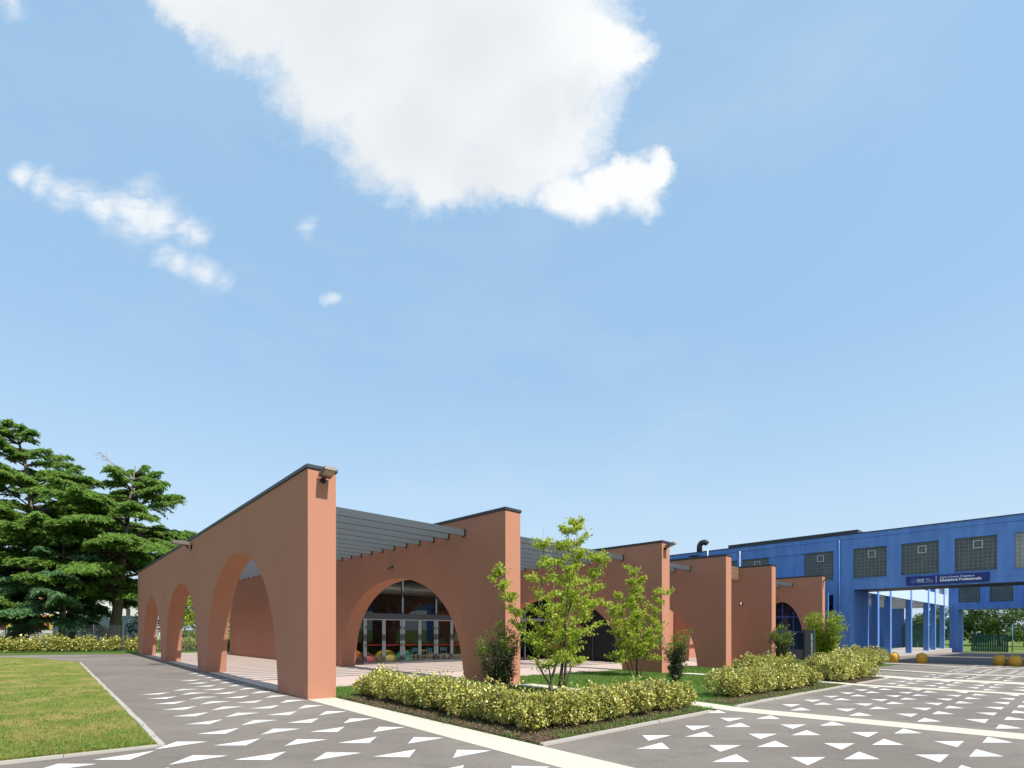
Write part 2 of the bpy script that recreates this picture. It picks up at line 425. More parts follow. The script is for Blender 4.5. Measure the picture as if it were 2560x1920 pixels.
# ------------------------------------------------------------------ mesh builder
def root_of(o):
    while o.parent:
        o = o.parent
    return o
class MB:
    def __init__(self):
        self.v = []; self.f = []
    def add(self, verts, faces):
        n = len(self.v)
        self.v += [tuple(map(float, p)) for p in verts]
        self.f += [tuple(i + n for i in fc) for fc in faces]
    def hexa(self, p):      # p: 4 bottom + 4 top, counter-clockwise
        self.add(p, [(3, 2, 1, 0), (4, 5, 6, 7), (0, 1, 5, 4), (1, 2, 6, 5), (2, 3, 7, 6), (3, 0, 4, 7)])
    def box(self, PF, a0, a1, b0, b1, z0, z1):
        """axis box in a plan frame; z0/z1 numbers"""
        c = [(a0, b0), (a0, b1), (a1, b1), (a1, b0)]
        self.hexa([PF(a, b, z0) for a, b in c] + [PF(a, b, z1) for a, b in c])
    def gbox(self, PF, a0, a1, b0, b1, d0, d1):
        c = [(a0, b0), (a0, b1), (a1, b1), (a1, b0)]
        self.hexa([PF(a, b, None, d0) for a, b in c] + [PF(a, b, None, d1) for a, b in c])
    def sheet(self, PF, a0, a1, b0, b1, dz, step=1.2):
        na = max(1, int(math.ceil(abs(a1 - a0) / step))); nb = max(1, int(math.ceil(abs(b1 - b0) / step)))
        vs = [PF(a0 + (a1 - a0) * i / na, b0 + (b1 - b0) * j / nb, None, dz) for i in range(na + 1) for j in range(nb + 1)]
        fs = []
        for i in range(na):
            for j in range(nb):
                k = i * (nb + 1) + j
                fs.append((k, k + 1, k + nb + 2, k + nb + 1))
        n = len(self.v)
        self.add(vs, fs)
    def cuboid(self, c, x, y, z, hx, hy, hz):
        c = np.array(c); x = np.array(x) * hx; y = np.array(y) * hy; z = np.array(z) * hz
        self.hexa([c - x - y - z, c + x - y - z, c + x + y - z, c - x + y - z, c - x - y + z, c + x - y + z, c + x + y + z, c - x + y + z])
    def tube(self, pts, rad, n=8, cap=True):
        pts = [np.array(p, float) for p in pts]
        rings = []
        up = np.array([0.31, 0.17, 0.93])
        for i, p in enumerate(pts):
            d = pts[min(i + 1, len(pts) - 1)] - pts[max(i - 1, 0)]
            d = d / (np.linalg.norm(d) + 1e-9)
            x = np.cross(d, up if abs(d @ up) < 0.95 else np.array([1.0, 0, 0])); x /= np.linalg.norm(x)
            y = np.cross(d, x)
            r = rad[i] if hasattr(rad, '__len__') else rad
            rings.append([p + r * (math.cos(2 * math.pi * k / n) * x + math.sin(2 * math.pi * k / n) * y) for k in range(n)])
        vs = [v for r in rings for v in r]
        fs = []
        for i in range(len(pts) - 1):
            for k in range(n):
                fs.append((i * n + k, i * n + (k + 1) % n, (i + 1) * n + (k + 1) % n, (i + 1) * n + k))
        if cap:
            fs.append(tuple(range(n - 1, -1, -1)))
            fs.append(tuple((len(pts) - 1) * n + k for k in range(n)))
        self.add(vs, fs)
    def lathe(self, c, prof, n=24, sq=1.0):
        vs = []; fs = []
        for r, z in prof:
            for k in range(n):
                a = 2 * math.pi * k / n
                vs.append((c[0] + r * math.cos(a), c[1] + r * math.sin(a) * sq, c[2] + z))
        for i in range(len(prof) - 1):
            for k in range(n):
                fs.append((i * n + k, i * n + (k + 1) % n, (i + 1) * n + (k + 1) % n, (i + 1) * n + k))
        fs.append(tuple(range(n - 1, -1, -1)))
        fs.append(tuple((len(prof) - 1) * n + k for k in range(n)))
        self.add(vs, fs)
    def prism(self, poly, ext):
        n = len(poly); e = np.array(ext)
        vs = [np.array(p, float) for p in poly] + [np.array(p, float) + e for p in poly]
        fs = [tuple(range(n - 1, -1, -1)), tuple(range(n, 2 * n))]
        for i in range(n):
            fs.append((i, (i + 1) % n, n + (i + 1) % n, n + i))
        self.add(vs, fs)
    def build(self, name, mat, parent=None, smooth=False, recalc=False):
        me = bpy.data.meshes.new(name)
        arr = np.array(self.v, float)
        if parent is not None:
            loc = np.array(root_of(parent).location)
        else:
            loc = np.array([arr[:, 0].mean(), arr[:, 1].mean(), arr[:, 2].min()])
        me.from_pydata([tuple(p) for p in (arr - loc)], [], self.f)
        if recalc:
            import bmesh
            bm = bmesh.new(); bm.from_mesh(me)
            bmesh.ops.recalc_face_normals(bm, faces=bm.faces)
            bm.to_mesh(me); bm.free()
        me.materials.append(MATS[mat])
        if smooth:
            me.polygons.foreach_set('use_smooth', [True] * len(me.polygons))
        ob = bpy.data.objects.new(name, me)
        COL.objects.link(ob)
        if parent is not None:
            ob.parent = parent
        else:
            ob.location = loc
        return ob

def quads_obj(name, V, mat, parent=None, nper=4):
    """V: (N, nper, 3) array of separate faces"""
    N = V.shape[0]
    if parent is not None:
        loc = np.array(root_of(parent).location)
    else:
        loc = np.array([V[..., 0].mean(), V[..., 1].mean(), V[..., 2].min()])
    co = (V.reshape(-1, 3) - loc).astype(np.float32)
    me = bpy.data.meshes.new(name)
    me.vertices.add(N * nper); me.vertices.foreach_set('co', co.ravel())
    me.loops.add(N * nper); me.loops.foreach_set('vertex_index', np.arange(N * nper, dtype=np.int32))
    me.polygons.add(N)
    me.polygons.foreach_set('loop_start', np.arange(0, N * nper, nper, dtype=np.int32))
    me.update(); me.validate()
    me.materials.append(MATS[mat])
    ob = bpy.data.objects.new(name, me)
    COL.objects.link(ob)
    if parent is not None:
        ob.parent = parent
    else:
        ob.location = loc
    return ob
def unit(a):
    return a / (np.linalg.norm(a, axis=-1, keepdims=True) + 1e-9)
def leaves(C, length, width, up=0.5, T=None, droop=0.0):
    """rhombic folded leaves around points C (N,3)"""
    N = len(C)
    if T is None:
        T = rng.normal(size=(N, 3)); T[:, 2] *= 0.6
    T = unit(T); T[:, 2] -= droop; T = unit(T)
    Nn = rng.normal(size=(N, 3)); Nn[:, 2] += up * 2.5
    Sd = unit(np.cross(T, Nn))
    Nn = np.cross(Sd, T)
    l = (length * rng.uniform(0.65, 1.25, N))[:, None]; w = (width * rng.uniform(0.7, 1.2, N))[:, None]
    base = C - T * l * 0.5
    V = np.stack([base, C + Sd * w * 0.5 + Nn * w * 0.12 - T * l * 0.05, C + T * l * 0.5 - Nn * l * 0.10, C - Sd * w * 0.5 + Nn * w * 0.12 - T * l * 0.05], 1)
    return V

def thing(name, label, cat, loc, group=None):
    o = bpy.data.objects.new(name, None)
    COL.objects.link(o)
    o.empty_display_size = 0.2
    o.location = loc
    o['label'] = label; o['category'] = cat
    if group:
        o['group'] = group
    return o
def tag(o, label, cat, group=None):
    o['label'] = label; o['category'] = cat
    if group:
        o['group'] = group
    return o
def struct(o):
    o['kind'] = 'structure'
    return o
def stuff(o):
    o['kind'] = 'stuff'
    return o
def copy_tree(o, parent=None):
    c = o.copy(); COL.objects.link(c)
    c.parent = parent
    for ch in list(o.children):
        copy_tree(ch, c)
    return c

# =================================================================== GROUND
def ground_sheet(name, mat, A, B, dz):
    mb = MB()
    vs = [P1(a, b, None, dz) for a in A for b in B]
    nb = len(B)
    fs = [(i * nb + j, i * nb + j + 1, (i + 1) * nb + j + 1, (i + 1) * nb + j) for i in range(len(A) - 1) for j in range(nb - 1)]
    mb.add(vs, fs)
    return struct(mb.build(name, mat))
ground_sheet('ground', 'meadow', [-1800, -300, -60, -30, -14, -10, -7, -3, 0, 10, 33, 60, 120, 400, 1800],
             [-1800, -300, -60, -15, -8, 0, 2, 4, 6, 9, 20, 41, 60, 100, 200, 600, 1800], -0.10)
mb = MB(); mb.sheet(P1, -45, 32.6, -45, 98, 0.0, 1.25)
asphalt = struct(mb.build('asphalt', 'asphalt'))
mb = MB(); mb.sheet(P1, 2.4, 33.0, 0.03, 38.6, 0.012, 1.5)
struct(mb.build('terrace_floor', 'terrace'))

# ---- painted triangles, children of the asphalt
TRI = []
def tri(am, bm, hyp, alt):
    h = np.array(hyp) / 2
    c = np.array([am, bm])
    p = [c - h, c + h, c + np.array(alt)]
    TRI.append(p)
UPALT = (-0.325, 0.03); DNALT = (0.325, -0.03)
sections = [(6.12 - 1.38 * 3, 4, 1.38, 0.12, 7.4), (7.9, 6, 1.47, 0.13, 16.9), (17.6, 4, 1.47, 0.13, 22.4), (23.75, 4, 1.45, 0.12, 29.0), (29.75, 6, 1.45, 0.12, 38.5), (38.3, 2, 1.45, 0.12, 41.2)]
for si, (b0, n, st, dr, bmax) in enumerate(sections):
    for k in range(0, 12):
        a = -8.5 - 1.115 * k
        lo = [0.9, 7.3, 17.0, 23.1, 28.6, 37.9][si] + 0.1 * (k * 1.115 + 1.4); hi = [6.65, 16.25, 21.7, 27.3, 36.3, 41.0][si] + 0.1 * (k * 1.115 + 1.4)
        for j in range(-2, n + 2):
            b = b0 + st * j + dr * k
            if lo + 0.33 < b < hi - 0.33:
                tri(a, b, (0.0, 0.70), UPALT)
            bd = b + 0.64
            if lo + 0.33 < bd < hi - 0.33:
                tri(a + 0.21, bd, (0.0, 0.68), DNALT)
tri(-7.42, 6.05, (0, 0.68), UPALT)
for b, a0, st, amin, amax, kind in [(-1.2, 7.45, 1.16, -19, 7.6, 'u'), (-2.67, 3.64, 1.14, -19, 3.8, 'u'), (-4.04, -4.34, 1.14, -19, -4.2, 'u'), (-5.4, -5.0, 1.14, -19, -4.6, 'u'),
                                    (-0.4, 10.49, 1.18, -19, 10.6, 'd'), (-1.9, 4.1, 1.143, -19, 4.2, 'd'), (-3.35, -4.12, 1.14, -19, -4.0, 'd'), (-4.7, -4.75, 1.14, -19, -4.5, 'd')]:
    k = 0
    while True:
        a = a0 - st * k
        if a < amin:
            break
        tilt = 0.2 if a > -3 else max(0.02, 0.2 + 0.055 * (a + 3))
        if kind == 'u':
            tri(a, b, (tilt, 0.68), (-0.35, 0.02))
        else:
            tri(a, b, (tilt, 0.69), (0.36, -0.01))
        k += 1
def tri_world(p):
    return [P1(a, b, None, 0.004) for a, b in p]
TRI = [tri_world(p) for p in TRI]
def tri_ok(p):
    c = np.mean(np.array(p), 0)
    return c[1] > 2.0
TRI.sort(key=lambda p: np.hypot(*(np.mean(np.array(p), 0)[:2])) if tri_ok(p) else 1000 + np.hypot(*(np.mean(np.array(p), 0)[:2])))
for p in TRI[:290]:
    m_ = MB(); m_.add(p, [(0, 1, 2)]); m_.build('painted_triangle', 'paint_white', asphalt)
m_ = MB()
for p in TRI[290:]:
    m_.add(p, [(0, 1, 2)])
if m_.v:
    stuff(m_.build('painted_triangles', 'paint_white', asphalt))

# ---- cream concrete strips that continue the fin walls across the plaza
FIN_B = [0.36, 6.96, 16.6, 23.02, 29.35, 38.95]
C7 = [0.32, 6.75, 16.4, 21.95, 27.6, 36.8]
WID = [0.70, 0.70, 0.70, 1.35, 0.70, 0.70]
def strip_b(i, a):
    if i == 0:
        return 0.35
    if a > -7:
        t = (a + 0.3) / -6.7
        return FIN_B[i] + (C7[i] - FIN_B[i]) * max(0, t)
    return C7[i] + 0.10 * (-7 - a)
for i in range(6):
    m_ = MB()
    A = np.linspace(0.0 if i == 0 else (-0.2 - 0.3 * i), -30, 26)
    vs = []; fs = []
    for k, a in enumerate(A):
        b = strip_b(i, a); w = WID[i] / 2
        lift = 0.008 if (i == 0 or a < -7.2) else 0.05
        vs += [P1(a, b - w, None, lift), P1(a, b + w, None, lift), P1(a, b - w, None, -0.08), P1(a, b + w, None, -0.08)]
        if k:
            q0 = 4 * (k - 1); q1 = 4 * k
            fs += [(q0, q1, q1 + 1, q0 + 1), (q0, q0 + 2, q1 + 2, q1), (q0 + 1, q1 + 1, q1 + 3, q0 + 3)]
    fs += [(0, 1, 3, 2)]
    m_.add(vs, fs)
    struct(m_.build('concrete_strip', 'strip', recalc=True))

# ---- planting beds: lawn sheets, mulch, concrete edging
beds = [(0.74, 6.45), (7.36, 16.05), (16.95, 22.1), (23.6, 28.6), (29.7, 38.2)]
for i, (b0, b1) in enumerate(beds):
    m_ = MB()
    A = np.linspace([-7.38, -7.38, -7.38, -5.2, -4.6][i], 2.42, 10)
    n = 6
    vs = []
    for a in A:
        lo = strip_b(i, min(a, -0.3)) + WID[i] / 2 + 0.005; hi = strip_b(i + 1, min(a, -0.3)) - WID[i + 1] / 2 - 0.005
        vs += [P1(a, lo + (hi - lo) * j / n, None, 0.02) for j in range(n + 1)]
    fs = [(r * (n + 1) + j, r * (n + 1) + j + 1, (r + 1) * (n + 1) + j + 1, (r + 1) * (n + 1) + j) for r in range(9) for j in range(n)]
    m_.add(vs, fs)
    struct(m_.build('lawn', 'turf_lush'))
    lo = strip_b(i, -7.4) + WID[i] / 2 + 0.02; hi = strip_b(i + 1, -7.4) - WID[i + 1] / 2 - 0.02
    if i == 0:
        hi = 6.0
    if i > 2:
        continue
    nseg = max(1, int((hi - lo) / 1.0))
    kerb = None
    for s_ in range(nseg):
        m_ = MB(); q0 = lo + (hi - lo) * s_ / nseg + 0.004; q1 = lo + (hi - lo) * (s_ + 1) / nseg - 0.004
        j_ = rnd.uniform(-0.008, 0.008)
        m_.gbox(P1, -7.48 + j_, -7.40 + j_, q0, q1, -0.1, 0.045 + rnd.uniform(-0.006, 0.006))
        if kerb is None:
            kerb = struct(m_.build('kerb', 'kerb'))
        else:
            m_.build('kerb_stone', 'kerb', kerb)

def in_frame2(a, b):
    return P1(a, b)
def grass(name, pts, mat, hgt, wid, lean=0.5):
    """pts (N,3) -> upright triangular blades"""
    N = len(pts)
    ang = rng.uniform(0, 2 * math.pi, N)
    d = np.stack([np.cos(ang), np.sin(ang), np.zeros(N)], 1)
    h = (hgt * rng.uniform(0.5, 1.3, N))[:, None]; w = (wid * rng.uniform(0.7, 1.3, N))[:, None]
    ln = rng.normal(size=(N, 3)) * lean; ln[:, 2] = 1
    V = np.stack([pts - d * w / 2, pts + d * w / 2, pts + unit(ln) * h], 1)
    return stuff(quads_obj(name, V, mat, None, 3))
def scatter(fn, n):
    out = []
    while len(out) < n:
        r = fn()
        if r is not None:
            out.append(r)
    return np.array(out)
def bed_pts(n, a0, a1, b0, b1, dz=0.02):
    a = rng.uniform(a0, a1, n); b = rng.uniform(b0, b1, n)
    return np.array([P1(x, y, None, dz) for x, y in zip(a, b)])
for i, (b0, b1) in enumerate(beds[:4]):
    n = [26000, 26000, 12000, 5000][i]
    h_ = [0.075, 0.085, 0.09, 0.1][i]
    g_ = grass('bed_grass', bed_pts(n, -7.2 if i < 3 else -5.1, 2.4, b0 + 0.03, b1 - 0.1), 'grass_lush', h_, 0.010 + 0.004 * i)
    g_['label'] = ['lush grass in the bed behind the nearest hedge', 'lush grass in the second bed around the slender young tree', 'lush grass in the third bed before the fourth fin wall', 'grass in the bed between fourth and fifth fin wall'][i]
    g_['category'] = 'grass'

# mulch under the near hedge and along the kerbs
def mulch(name, a0, a1, b0, b1, n, label):
    pts = bed_pts(n, a0, a1, b0, b1, 0.045)
    T = rng.normal(size=(n, 3)); T[:, 2] *= 0.25
    V = leaves(pts + np.array([0, 0, 1]) * rng.uniform(0, 0.03, n)[:, None], 0.055, 0.02, 1.2, T)
    o = stuff(quads_obj(name, V, 'mulch_chip'))
    o['label'] = label; o['category'] = 'mulch'
    return o
m_ = MB(); m_.sheet(P1, -7.39, 0.0, 0.74, 1.7, 0.032, 0.6); m_.sheet(P1, -7.39, -6.3, 1.7, 5.9, 0.032, 0.6)
struct(m_.build('mulch_bed', 'mulch'))
mulch('mulch_chips', -7.35, 0.0, 0.74, 1.7, 6500, 'brown bark mulch along the cream strip under the nearest hedge')
mulch('mulch_chips', -7.35, -6.3, 1.7, 5.9, 4500, 'brown bark mulch behind the edging under the hedge facing the plaza')
mulch('spilled_chips', -7.2, -0.4, 0.60, 0.74, 160, 'bits of bark spilled from the bed onto the cream strip')
for (b0, b1, lb) in ((7.5, 15.6, 'brown mulch under the second hedge from the left on the plaza'), (17.0, 21.0, 'brown mulch under the farthest hedge on the plaza')):
    m_ = MB(); m_.sheet(P1, -7.39, -6.5, b0, b1, 0.032, 0.8); struct(m_.build('mulch_bed', 'mulch'))
    mulch('mulch_chips', -7.35, -6.5, b0, b1, 2500, lb)
edge = np.concatenate([bed_pts(1500, -7.38, -7.1, 1.2, 6.0, 0.03), bed_pts(900, -7.38, -7.15, 7.6, 15.5, 0.03), bed_pts(220, -7.4, -6.8, 5.6, 6.3, 0.03), bed_pts(200, -0.9, 0.0, 0.74, 0.95, 0.03), bed_pts(60, -5.1, -4.7, 0.72, 0.82, 0.02), bed_pts(60, -6.9, -6.5, 0.72, 0.85, 0.02)])
g_ = grass('weed_fringe', edge, 'grass_lush', 0.10, 0.016, 0.8)
g_['label'] = 'tufts of weeds along the concrete edging of the beds'; g_['category'] = 'weeds'

# ---- left lawn
def lawn_edge(a):
    return float(np.interp(a, [-4, 21.2, 27.1, 29.6, 31.6], [-3.62, -3.62, -5.3, -7.0, -13.0]))
m_ = MB()
A = np.linspace(-3.95, 31.4, 30); n = 18
vs = []
for a in A:
    e = lawn_edge(a)
    vs += [P1(a, e - (40 * (j / n) ** 2), None, 0.03) for j in range(n + 1)]
fs = [(r * (n + 1) + j, (r + 1) * (n + 1) + j, (r + 1) * (n + 1) + j + 1, r * (n + 1) + j + 1) for r in range(29) for j in range(n)]
m_.add(vs, fs)
struct(m_.build('lawn', 'turf_dry'))
def lawn_pt():
    a = -3.9 + 35 * rnd.random() ** 1.7
    e = lawn_edge(a)
    b = e - 0.02 - (1.6 + 0.30 * (a + 4)) * rnd.random() ** 0.9
    return P1(a, b, None, 0.03)
g_ = grass('lawn_grass', scatter(lawn_pt, 90000), 'grass_dry', 0.042, 0.010, 0.7)
g_['label'] = 'patchy sun-dried grass of the lawn at the left'; g_['category'] = 'grass'
def lawn_far():
    a = -3.9 + 35 * rnd.random(); return P1(a, lawn_edge(a) - 1.5 - 0.3 * (a + 4) - 16 * rnd.random(), None, 0.03)
g_ = grass('lawn_grass', scatter(lawn_far, 22000), 'grass_dry', 0.05, 0.02, 0.7)
g_['label'] = 'sun-dried grass of the lawn beyond the left edge'; g_['category'] = 'grass'
tuft = scatter(lawn_pt, 260)
tuft = np.concatenate([tuft[i] + rng.normal(size=(14, 3)) * np.array([0.05, 0.05, 0]) for i in range(len(tuft))])
g_ = grass('lawn_tufts', tuft, 'grass_lush', 0.085, 0.014, 0.9)
g_['label'] = 'scattered taller green tufts on the left lawn'; g_['category'] = 'grass'
# kerb of the lawn, one stone per metre
def kerb_line(pts, w, top, seg=1.0):
    first = None
    for (a0, b0), (a1, b1) in zip(pts[:-1], pts[1:]):
        L = math.hypot(a1 - a0, b1 - b0); n = max(1, int(round(L / seg)))
        d = np.array([a1 - a0, b1 - b0]) / L; nn = np.array([-d[1], d[0]])
        for k in range(n):
            s0 = np.array([a0, b0]) + d * (L * k / n + 0.003); s1 = np.array([a0, b0]) + d * (L * (k + 1) / n - 0.003)
            j_ = rnd.uniform(-0.006, 0.006); t_ = top + rnd.uniform(-0.006, 0.006)
            c = [s0 - nn * (w / 2 + j_), s1 - nn * (w / 2 + j_), s1 + nn * (w / 2 - j_), s0 + nn * (w / 2 - j_)]
            m_ = MB(); m_.hexa([P1(p[0], p[1], None, -0.1) for p in c] + [P1(p[0], p[1], None, t_) for p in c])
            if first is None:
                first = struct(m_.build('kerb', 'kerb', recalc=True))
            else:
                m_.build('kerb_stone', 'kerb', first, recalc=True)
kerb_line([(21.2, -3.58), (-4.0, -3.58)], 0.08, 0.035)
kerb_line([(-4.0, -3.63), (-4.0, -18.0)], 0.07, 0.035)
# grass verge before the left hedge
m_ = MB(); m_.sheet(P1, 32.61, 41.0, -46, 14, 0.01, 3.0)
struct(m_.build('verge', 'turf_lush'))

# =================================================================== PAVILION
pav = thing('arched_pavilion', 'terracotta rendered pavilion of tall parallel fin walls pierced by wide arches', 'building', P1(0, 0))
H = 5.76; TH = 0.72
def arch_pts(a0, a1, apex, z0, n=26):
    c = (a0 + a1) / 2; W_ = (a1 - a0) / 2
    L_ = []
    for i in range(n + 1):
        t = 1 - (1 - i / n) ** 2.0
        w = (1 - 0.12 * t) * math.sqrt(max(0.0, 1 - t ** 3))
        L_.append((c - W_ * w, z0 + (apex - z0) * t))
    R_ = [(2 * c - a, z) for a, z in reversed(L_[:-1])]
    return L_ + R_
def fin(PF, a0, a1, b0, arches, label):
    zb = PF(0, b0)[2]
    poly = [(a0, zb - 0.25)]
    for (s, e, ap) in arches:
        poly += [(s, zb - 0.25)] + arch_pts(s, e, ap, zb) + [(e, zb - 0.25)]
    poly += [(a1, zb - 0.25), (a1, H), (a0, H)]
    m_ = MB()
    w = [PF(a, b0, z) for a, z in poly]
    o0 = np.array(PF(0, b0, 0)); o1 = np.array(PF(0, b0 + TH, 0))
    m_.prism(w, o1 - o0)
    f = m_.build('fin_wall', 'terracotta', pav, recalc=True)
    f['label'] = label
    m_ = MB()
    m_.box(PF, a0 - 0.035, a1 + 0.03, b0 - 0.035, b0 + TH + 0.035, H + 0.02, H + 0.105)
    m_.box(PF, a0 - 0.012, a1, b0 - 0.012, b0 + TH + 0.012, H - 0.001, H + 0.02)
    m_.build('coping', 'coping', f, recalc=True)
    return f
fin(P1, 0.0, 32.4, 0.0, [(2.24, 10.96, 4.36), (12.61, 20.74, 4.0), (22.3, 29.7, 3.76)], 'foremost terracotta fin wall with three arches and the tall sunlit end')
fin(P2, -0.30, 28.0, 6.6, [(1.85, 11.21, 3.92)], 'second fin wall whose arch frames the glazed doors')
fin(P2, -0.81, 27.0, 16.23, [(1.3, 10.7, 3.6)], 'third fin wall behind the young trees')
fin(P2, -1.13, 20.0, 22.68, [(0.49, 9.9, 3.78)], 'fourth fin wall with an arch half hidden behind the third')
fin(P2, -1.42, 20.0, 29.01, [(1.1, 4.4, 3.9)], 'fifth fin wall, plain where it faces the plaza')
fin(P2, -1.90, 20.0, 38.59, [(-0.75, 2.75, 3.93)], 'last fin wall with a narrow arch before the blue building')

def beam(a, b0, b1, z0, z1, t=0.10):
    m_ = MB()
    m_.box(P2, a, a + t, b0, b1, z0, z1)
    o = m_.build('pergola_beam', 'beam_grey', pav, recalc=True)
    m_ = MB()
    m_.box(P2, a - 0.02, a + t + 0.02, b1 - 0.05, b1 + 0.004, z0 - 0.015, z1 + 0.01)
    m_.build('end_plate', 'black', o, recalc=True)
def inner1(a):
    return (0.72 + 0.0576 * a) / 0.99834
for k in range(28):
    a = 1.79 + 0.93 * k
    beam(a, inner1(a), 6.6, 5.15, 5.38)
for k in range(12):
    a = 1.25 + 0.94 * k
    beam(a, 7.32, 16.23, 5.14, 5.37)
for k in range(10):
    a = 0.90 + 0.96 * k
    beam(a, 16.95, 22.68, 5.12, 5.36)
for k in range(7):
    a = 0.17 + 0.97 * k
    beam(a, 29.73, 38.59, 5.08, 5.32)
# wooden louvre between the fourth and the fifth fin
lv = MB(); lv.box(P2, 0.62, 0.70, 23.4, 29.0, 4.97, 5.02)
lv = lv.build('timber_louvre', 'wood', pav, recalc=True)
for k in range(5):
    m_ = MB(); z = 5.05 + 0.155 * k
    m_.box(P2, 0.60 + 0.01 * (k % 2), 0.66, 23.41, 28.99, z, z + 0.135)
    m_.build('slat', 'wood', lv, recalc=True)

# ---- glazed front of the hall (bay between second and third fin)
def pane(PF, a, b0, b1, z0, z1, parent, mat='glass'):
    m_ = MB(); m_.box(PF, a - 0.006, a + 0.006, b0, b1, z0, z1)
    return m_.build('pane', mat, parent, recalc=True)
FA = 12.0; ZF = P2(FA, 11)[2]; ZT = 2.36
def door_leaf(b0, b1, hinge):
    m_ = MB(); s = 0.10; g = 0.004
    zf0 = P2(FA, (b0 + b1) / 2)[2] + 0.015
    b0 += g; b1 -= g
    m_.box(P2, FA - 0.04, FA + 0.03, b0, b0 + s, zf0, ZT - 0.005)
    m_.box(P2, FA - 0.04, FA + 0.03, b1 - s, b1, zf0, ZT - 0.005)
    m_.box(P2, FA - 0.038, FA + 0.028, b0 + s, b1 - s, zf0, zf0 + 0.13)
    m_.box(P2, FA - 0.038, FA + 0.028, b0 + s, b1 - s, ZT - 0.105, ZT - 0.005)
    d = m_.build('door_leaf', 'alu_grey', pav, recalc=True)
    pane(P2, FA, b0 + s, b1 - s, zf0 + 0.13, ZT - 0.105, d)
    m_ = MB(); z = zf0 + 1.02
    m_.box(P2, FA + 0.09, FA + 0.12, b0 + s * 0.4, b1 - s * 0.4, z, z + 0.035)
    m_.build('push_bar', 'bar_red', d, recalc=True)
    for zz in (0.28, 1.05, 2.0):
        m_ = MB(); hb = b0 + s * 0.5 if hinge < 0 else b1 - s * 0.5
        m_.cuboid(P2(FA - 0.055, hb, zf0 + zz), (U2[0], U2[1], 0), (V2[0], V2[1], 0), (0, 0, 1), 0.02, 0.025, 0.06)
        m_.build('hinge', 'black', d, recalc=True)
mods = [(8.31, 10.58), (10.68, 12.90), (13.0, 15.25)]
for b0, b1 in mods:
    mid = (b0 + b1) / 2
    door_leaf(b0, mid, -1); door_leaf(mid, b1, 1)
m_ = MB()
for b in (8.26, 10.63, 12.95, 15.30):
    m_.box(P2, FA - 0.06, FA + 0.06, b - 0.05, b + 0.05, P2(FA, b)[2] - 0.05, 5.05)
fr = m_.build('facade_post', 'frame_grey', pav, recalc=True)
m_ = MB(); m_.box(P2, FA - 0.07, FA + 0.05, 7.32, 16.23, ZT, ZT + 0.26)
m_.build('transom', 'frame_grey', pav, recalc=True)
up = MB(); up.box(P2, FA - 0.05, FA + 0.05, 7.33, 16.22, 5.0, 5.08)
up = up.build('top_light', 'frame_grey', pav, recalc=True)
edges = [7.33, 8.21, 8.31, 10.58, 10.68, 12.90, 13.0, 15.25, 15.35, 16.22]
for i in range(0, 10, 2):
    pane(P2, FA, edges[i], edges[i + 1], ZT + 0.26, 5.0, up)
pane(P2, FA, 7.33, 8.21, P2(FA, 7.8)[2], ZT, up)
pane(P2, FA, 15.35, 16.22, P2(FA, 15.8)[2], ZT, up)
# hall interior and roof
m_ = MB(); m_.sheet(P2, FA + 0.05, 27.0, 7.33, 16.22, 0.02, 3.0)
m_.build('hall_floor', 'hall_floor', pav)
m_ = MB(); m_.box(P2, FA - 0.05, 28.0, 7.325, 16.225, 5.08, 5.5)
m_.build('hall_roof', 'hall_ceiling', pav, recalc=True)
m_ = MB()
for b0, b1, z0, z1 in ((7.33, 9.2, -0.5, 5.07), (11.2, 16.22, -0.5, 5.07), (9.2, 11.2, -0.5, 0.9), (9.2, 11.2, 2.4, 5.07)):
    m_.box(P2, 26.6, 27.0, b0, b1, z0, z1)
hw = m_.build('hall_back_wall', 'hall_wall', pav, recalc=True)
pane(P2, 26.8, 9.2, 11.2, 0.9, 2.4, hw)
m_ = MB(); m_.box(P2, 28.0, 34.0, 7.4, 16.2, 4.9, 7.8)
m_.build('roof_lantern', 'terracotta', pav, recalc=True)
m_ = MB()
m_.tube([P2(13.6, 7.4, 4.25), P2(13.6, 16.2, 4.25)], 0.46, 20)
for b in (8.6, 10.3, 12.0, 13.7, 15.2):
    m_.tube([P2(13.6, b - 0.02, 4.25), P2(13.6, b + 0.02, 4.25)], 0.475, 20)
tag(m_.build('air_duct', 'duct', smooth=False, recalc=True), 'round metal air duct under the hall ceiling behind the glass', 'duct')
m_ = MB(); m_.box(P2, FA + 0.1, 26.6, 16.2255, 16.2292, -0.45, 5.07); m_.box(P2, FA + 0.1, 26.6, 7.3205, 7.326, -0.3, 5.07)
m_.build('hall_dark_sheet', 'hall_wall', pav, recalc=True)  # dark sheets added over the fin faces so the hall looks unlit
# mural of loose colour patches on the hall's right hand wall
mur = None
pal = ['seat_blue', 'panel_teal', 'panel_red', 'panel_green', 'panel_cyan', 'panel_purple', 'seat_blue']
mroot = thing('wall_mural', 'dark mural of loose colour patches on the hall wall behind the glass', 'mural', P2(20, 16.2))
for k in range(26):
    a = rnd.uniform(13.5, 25); z = rnd.uniform(0.6, 3.8); r = rnd.uniform(0.25, 0.8)
    m_ = MB(); n = 12
    m_.prism([P2(a + r * rnd.uniform(0.6, 1.2) * math.cos(2 * math.pi * j / n), 16.225, z + 0.7 * r * rnd.uniform(0.6, 1.2) * math.sin(2 * math.pi * j / n)) for j in range(n)],
             np.array(P2(0, -0.012 - 0.002 * k, 0)) - np.array(P2(0, 0, 0)))
    m_.build('colour_patch', pal[k % len(pal)], mroot, recalc=True)
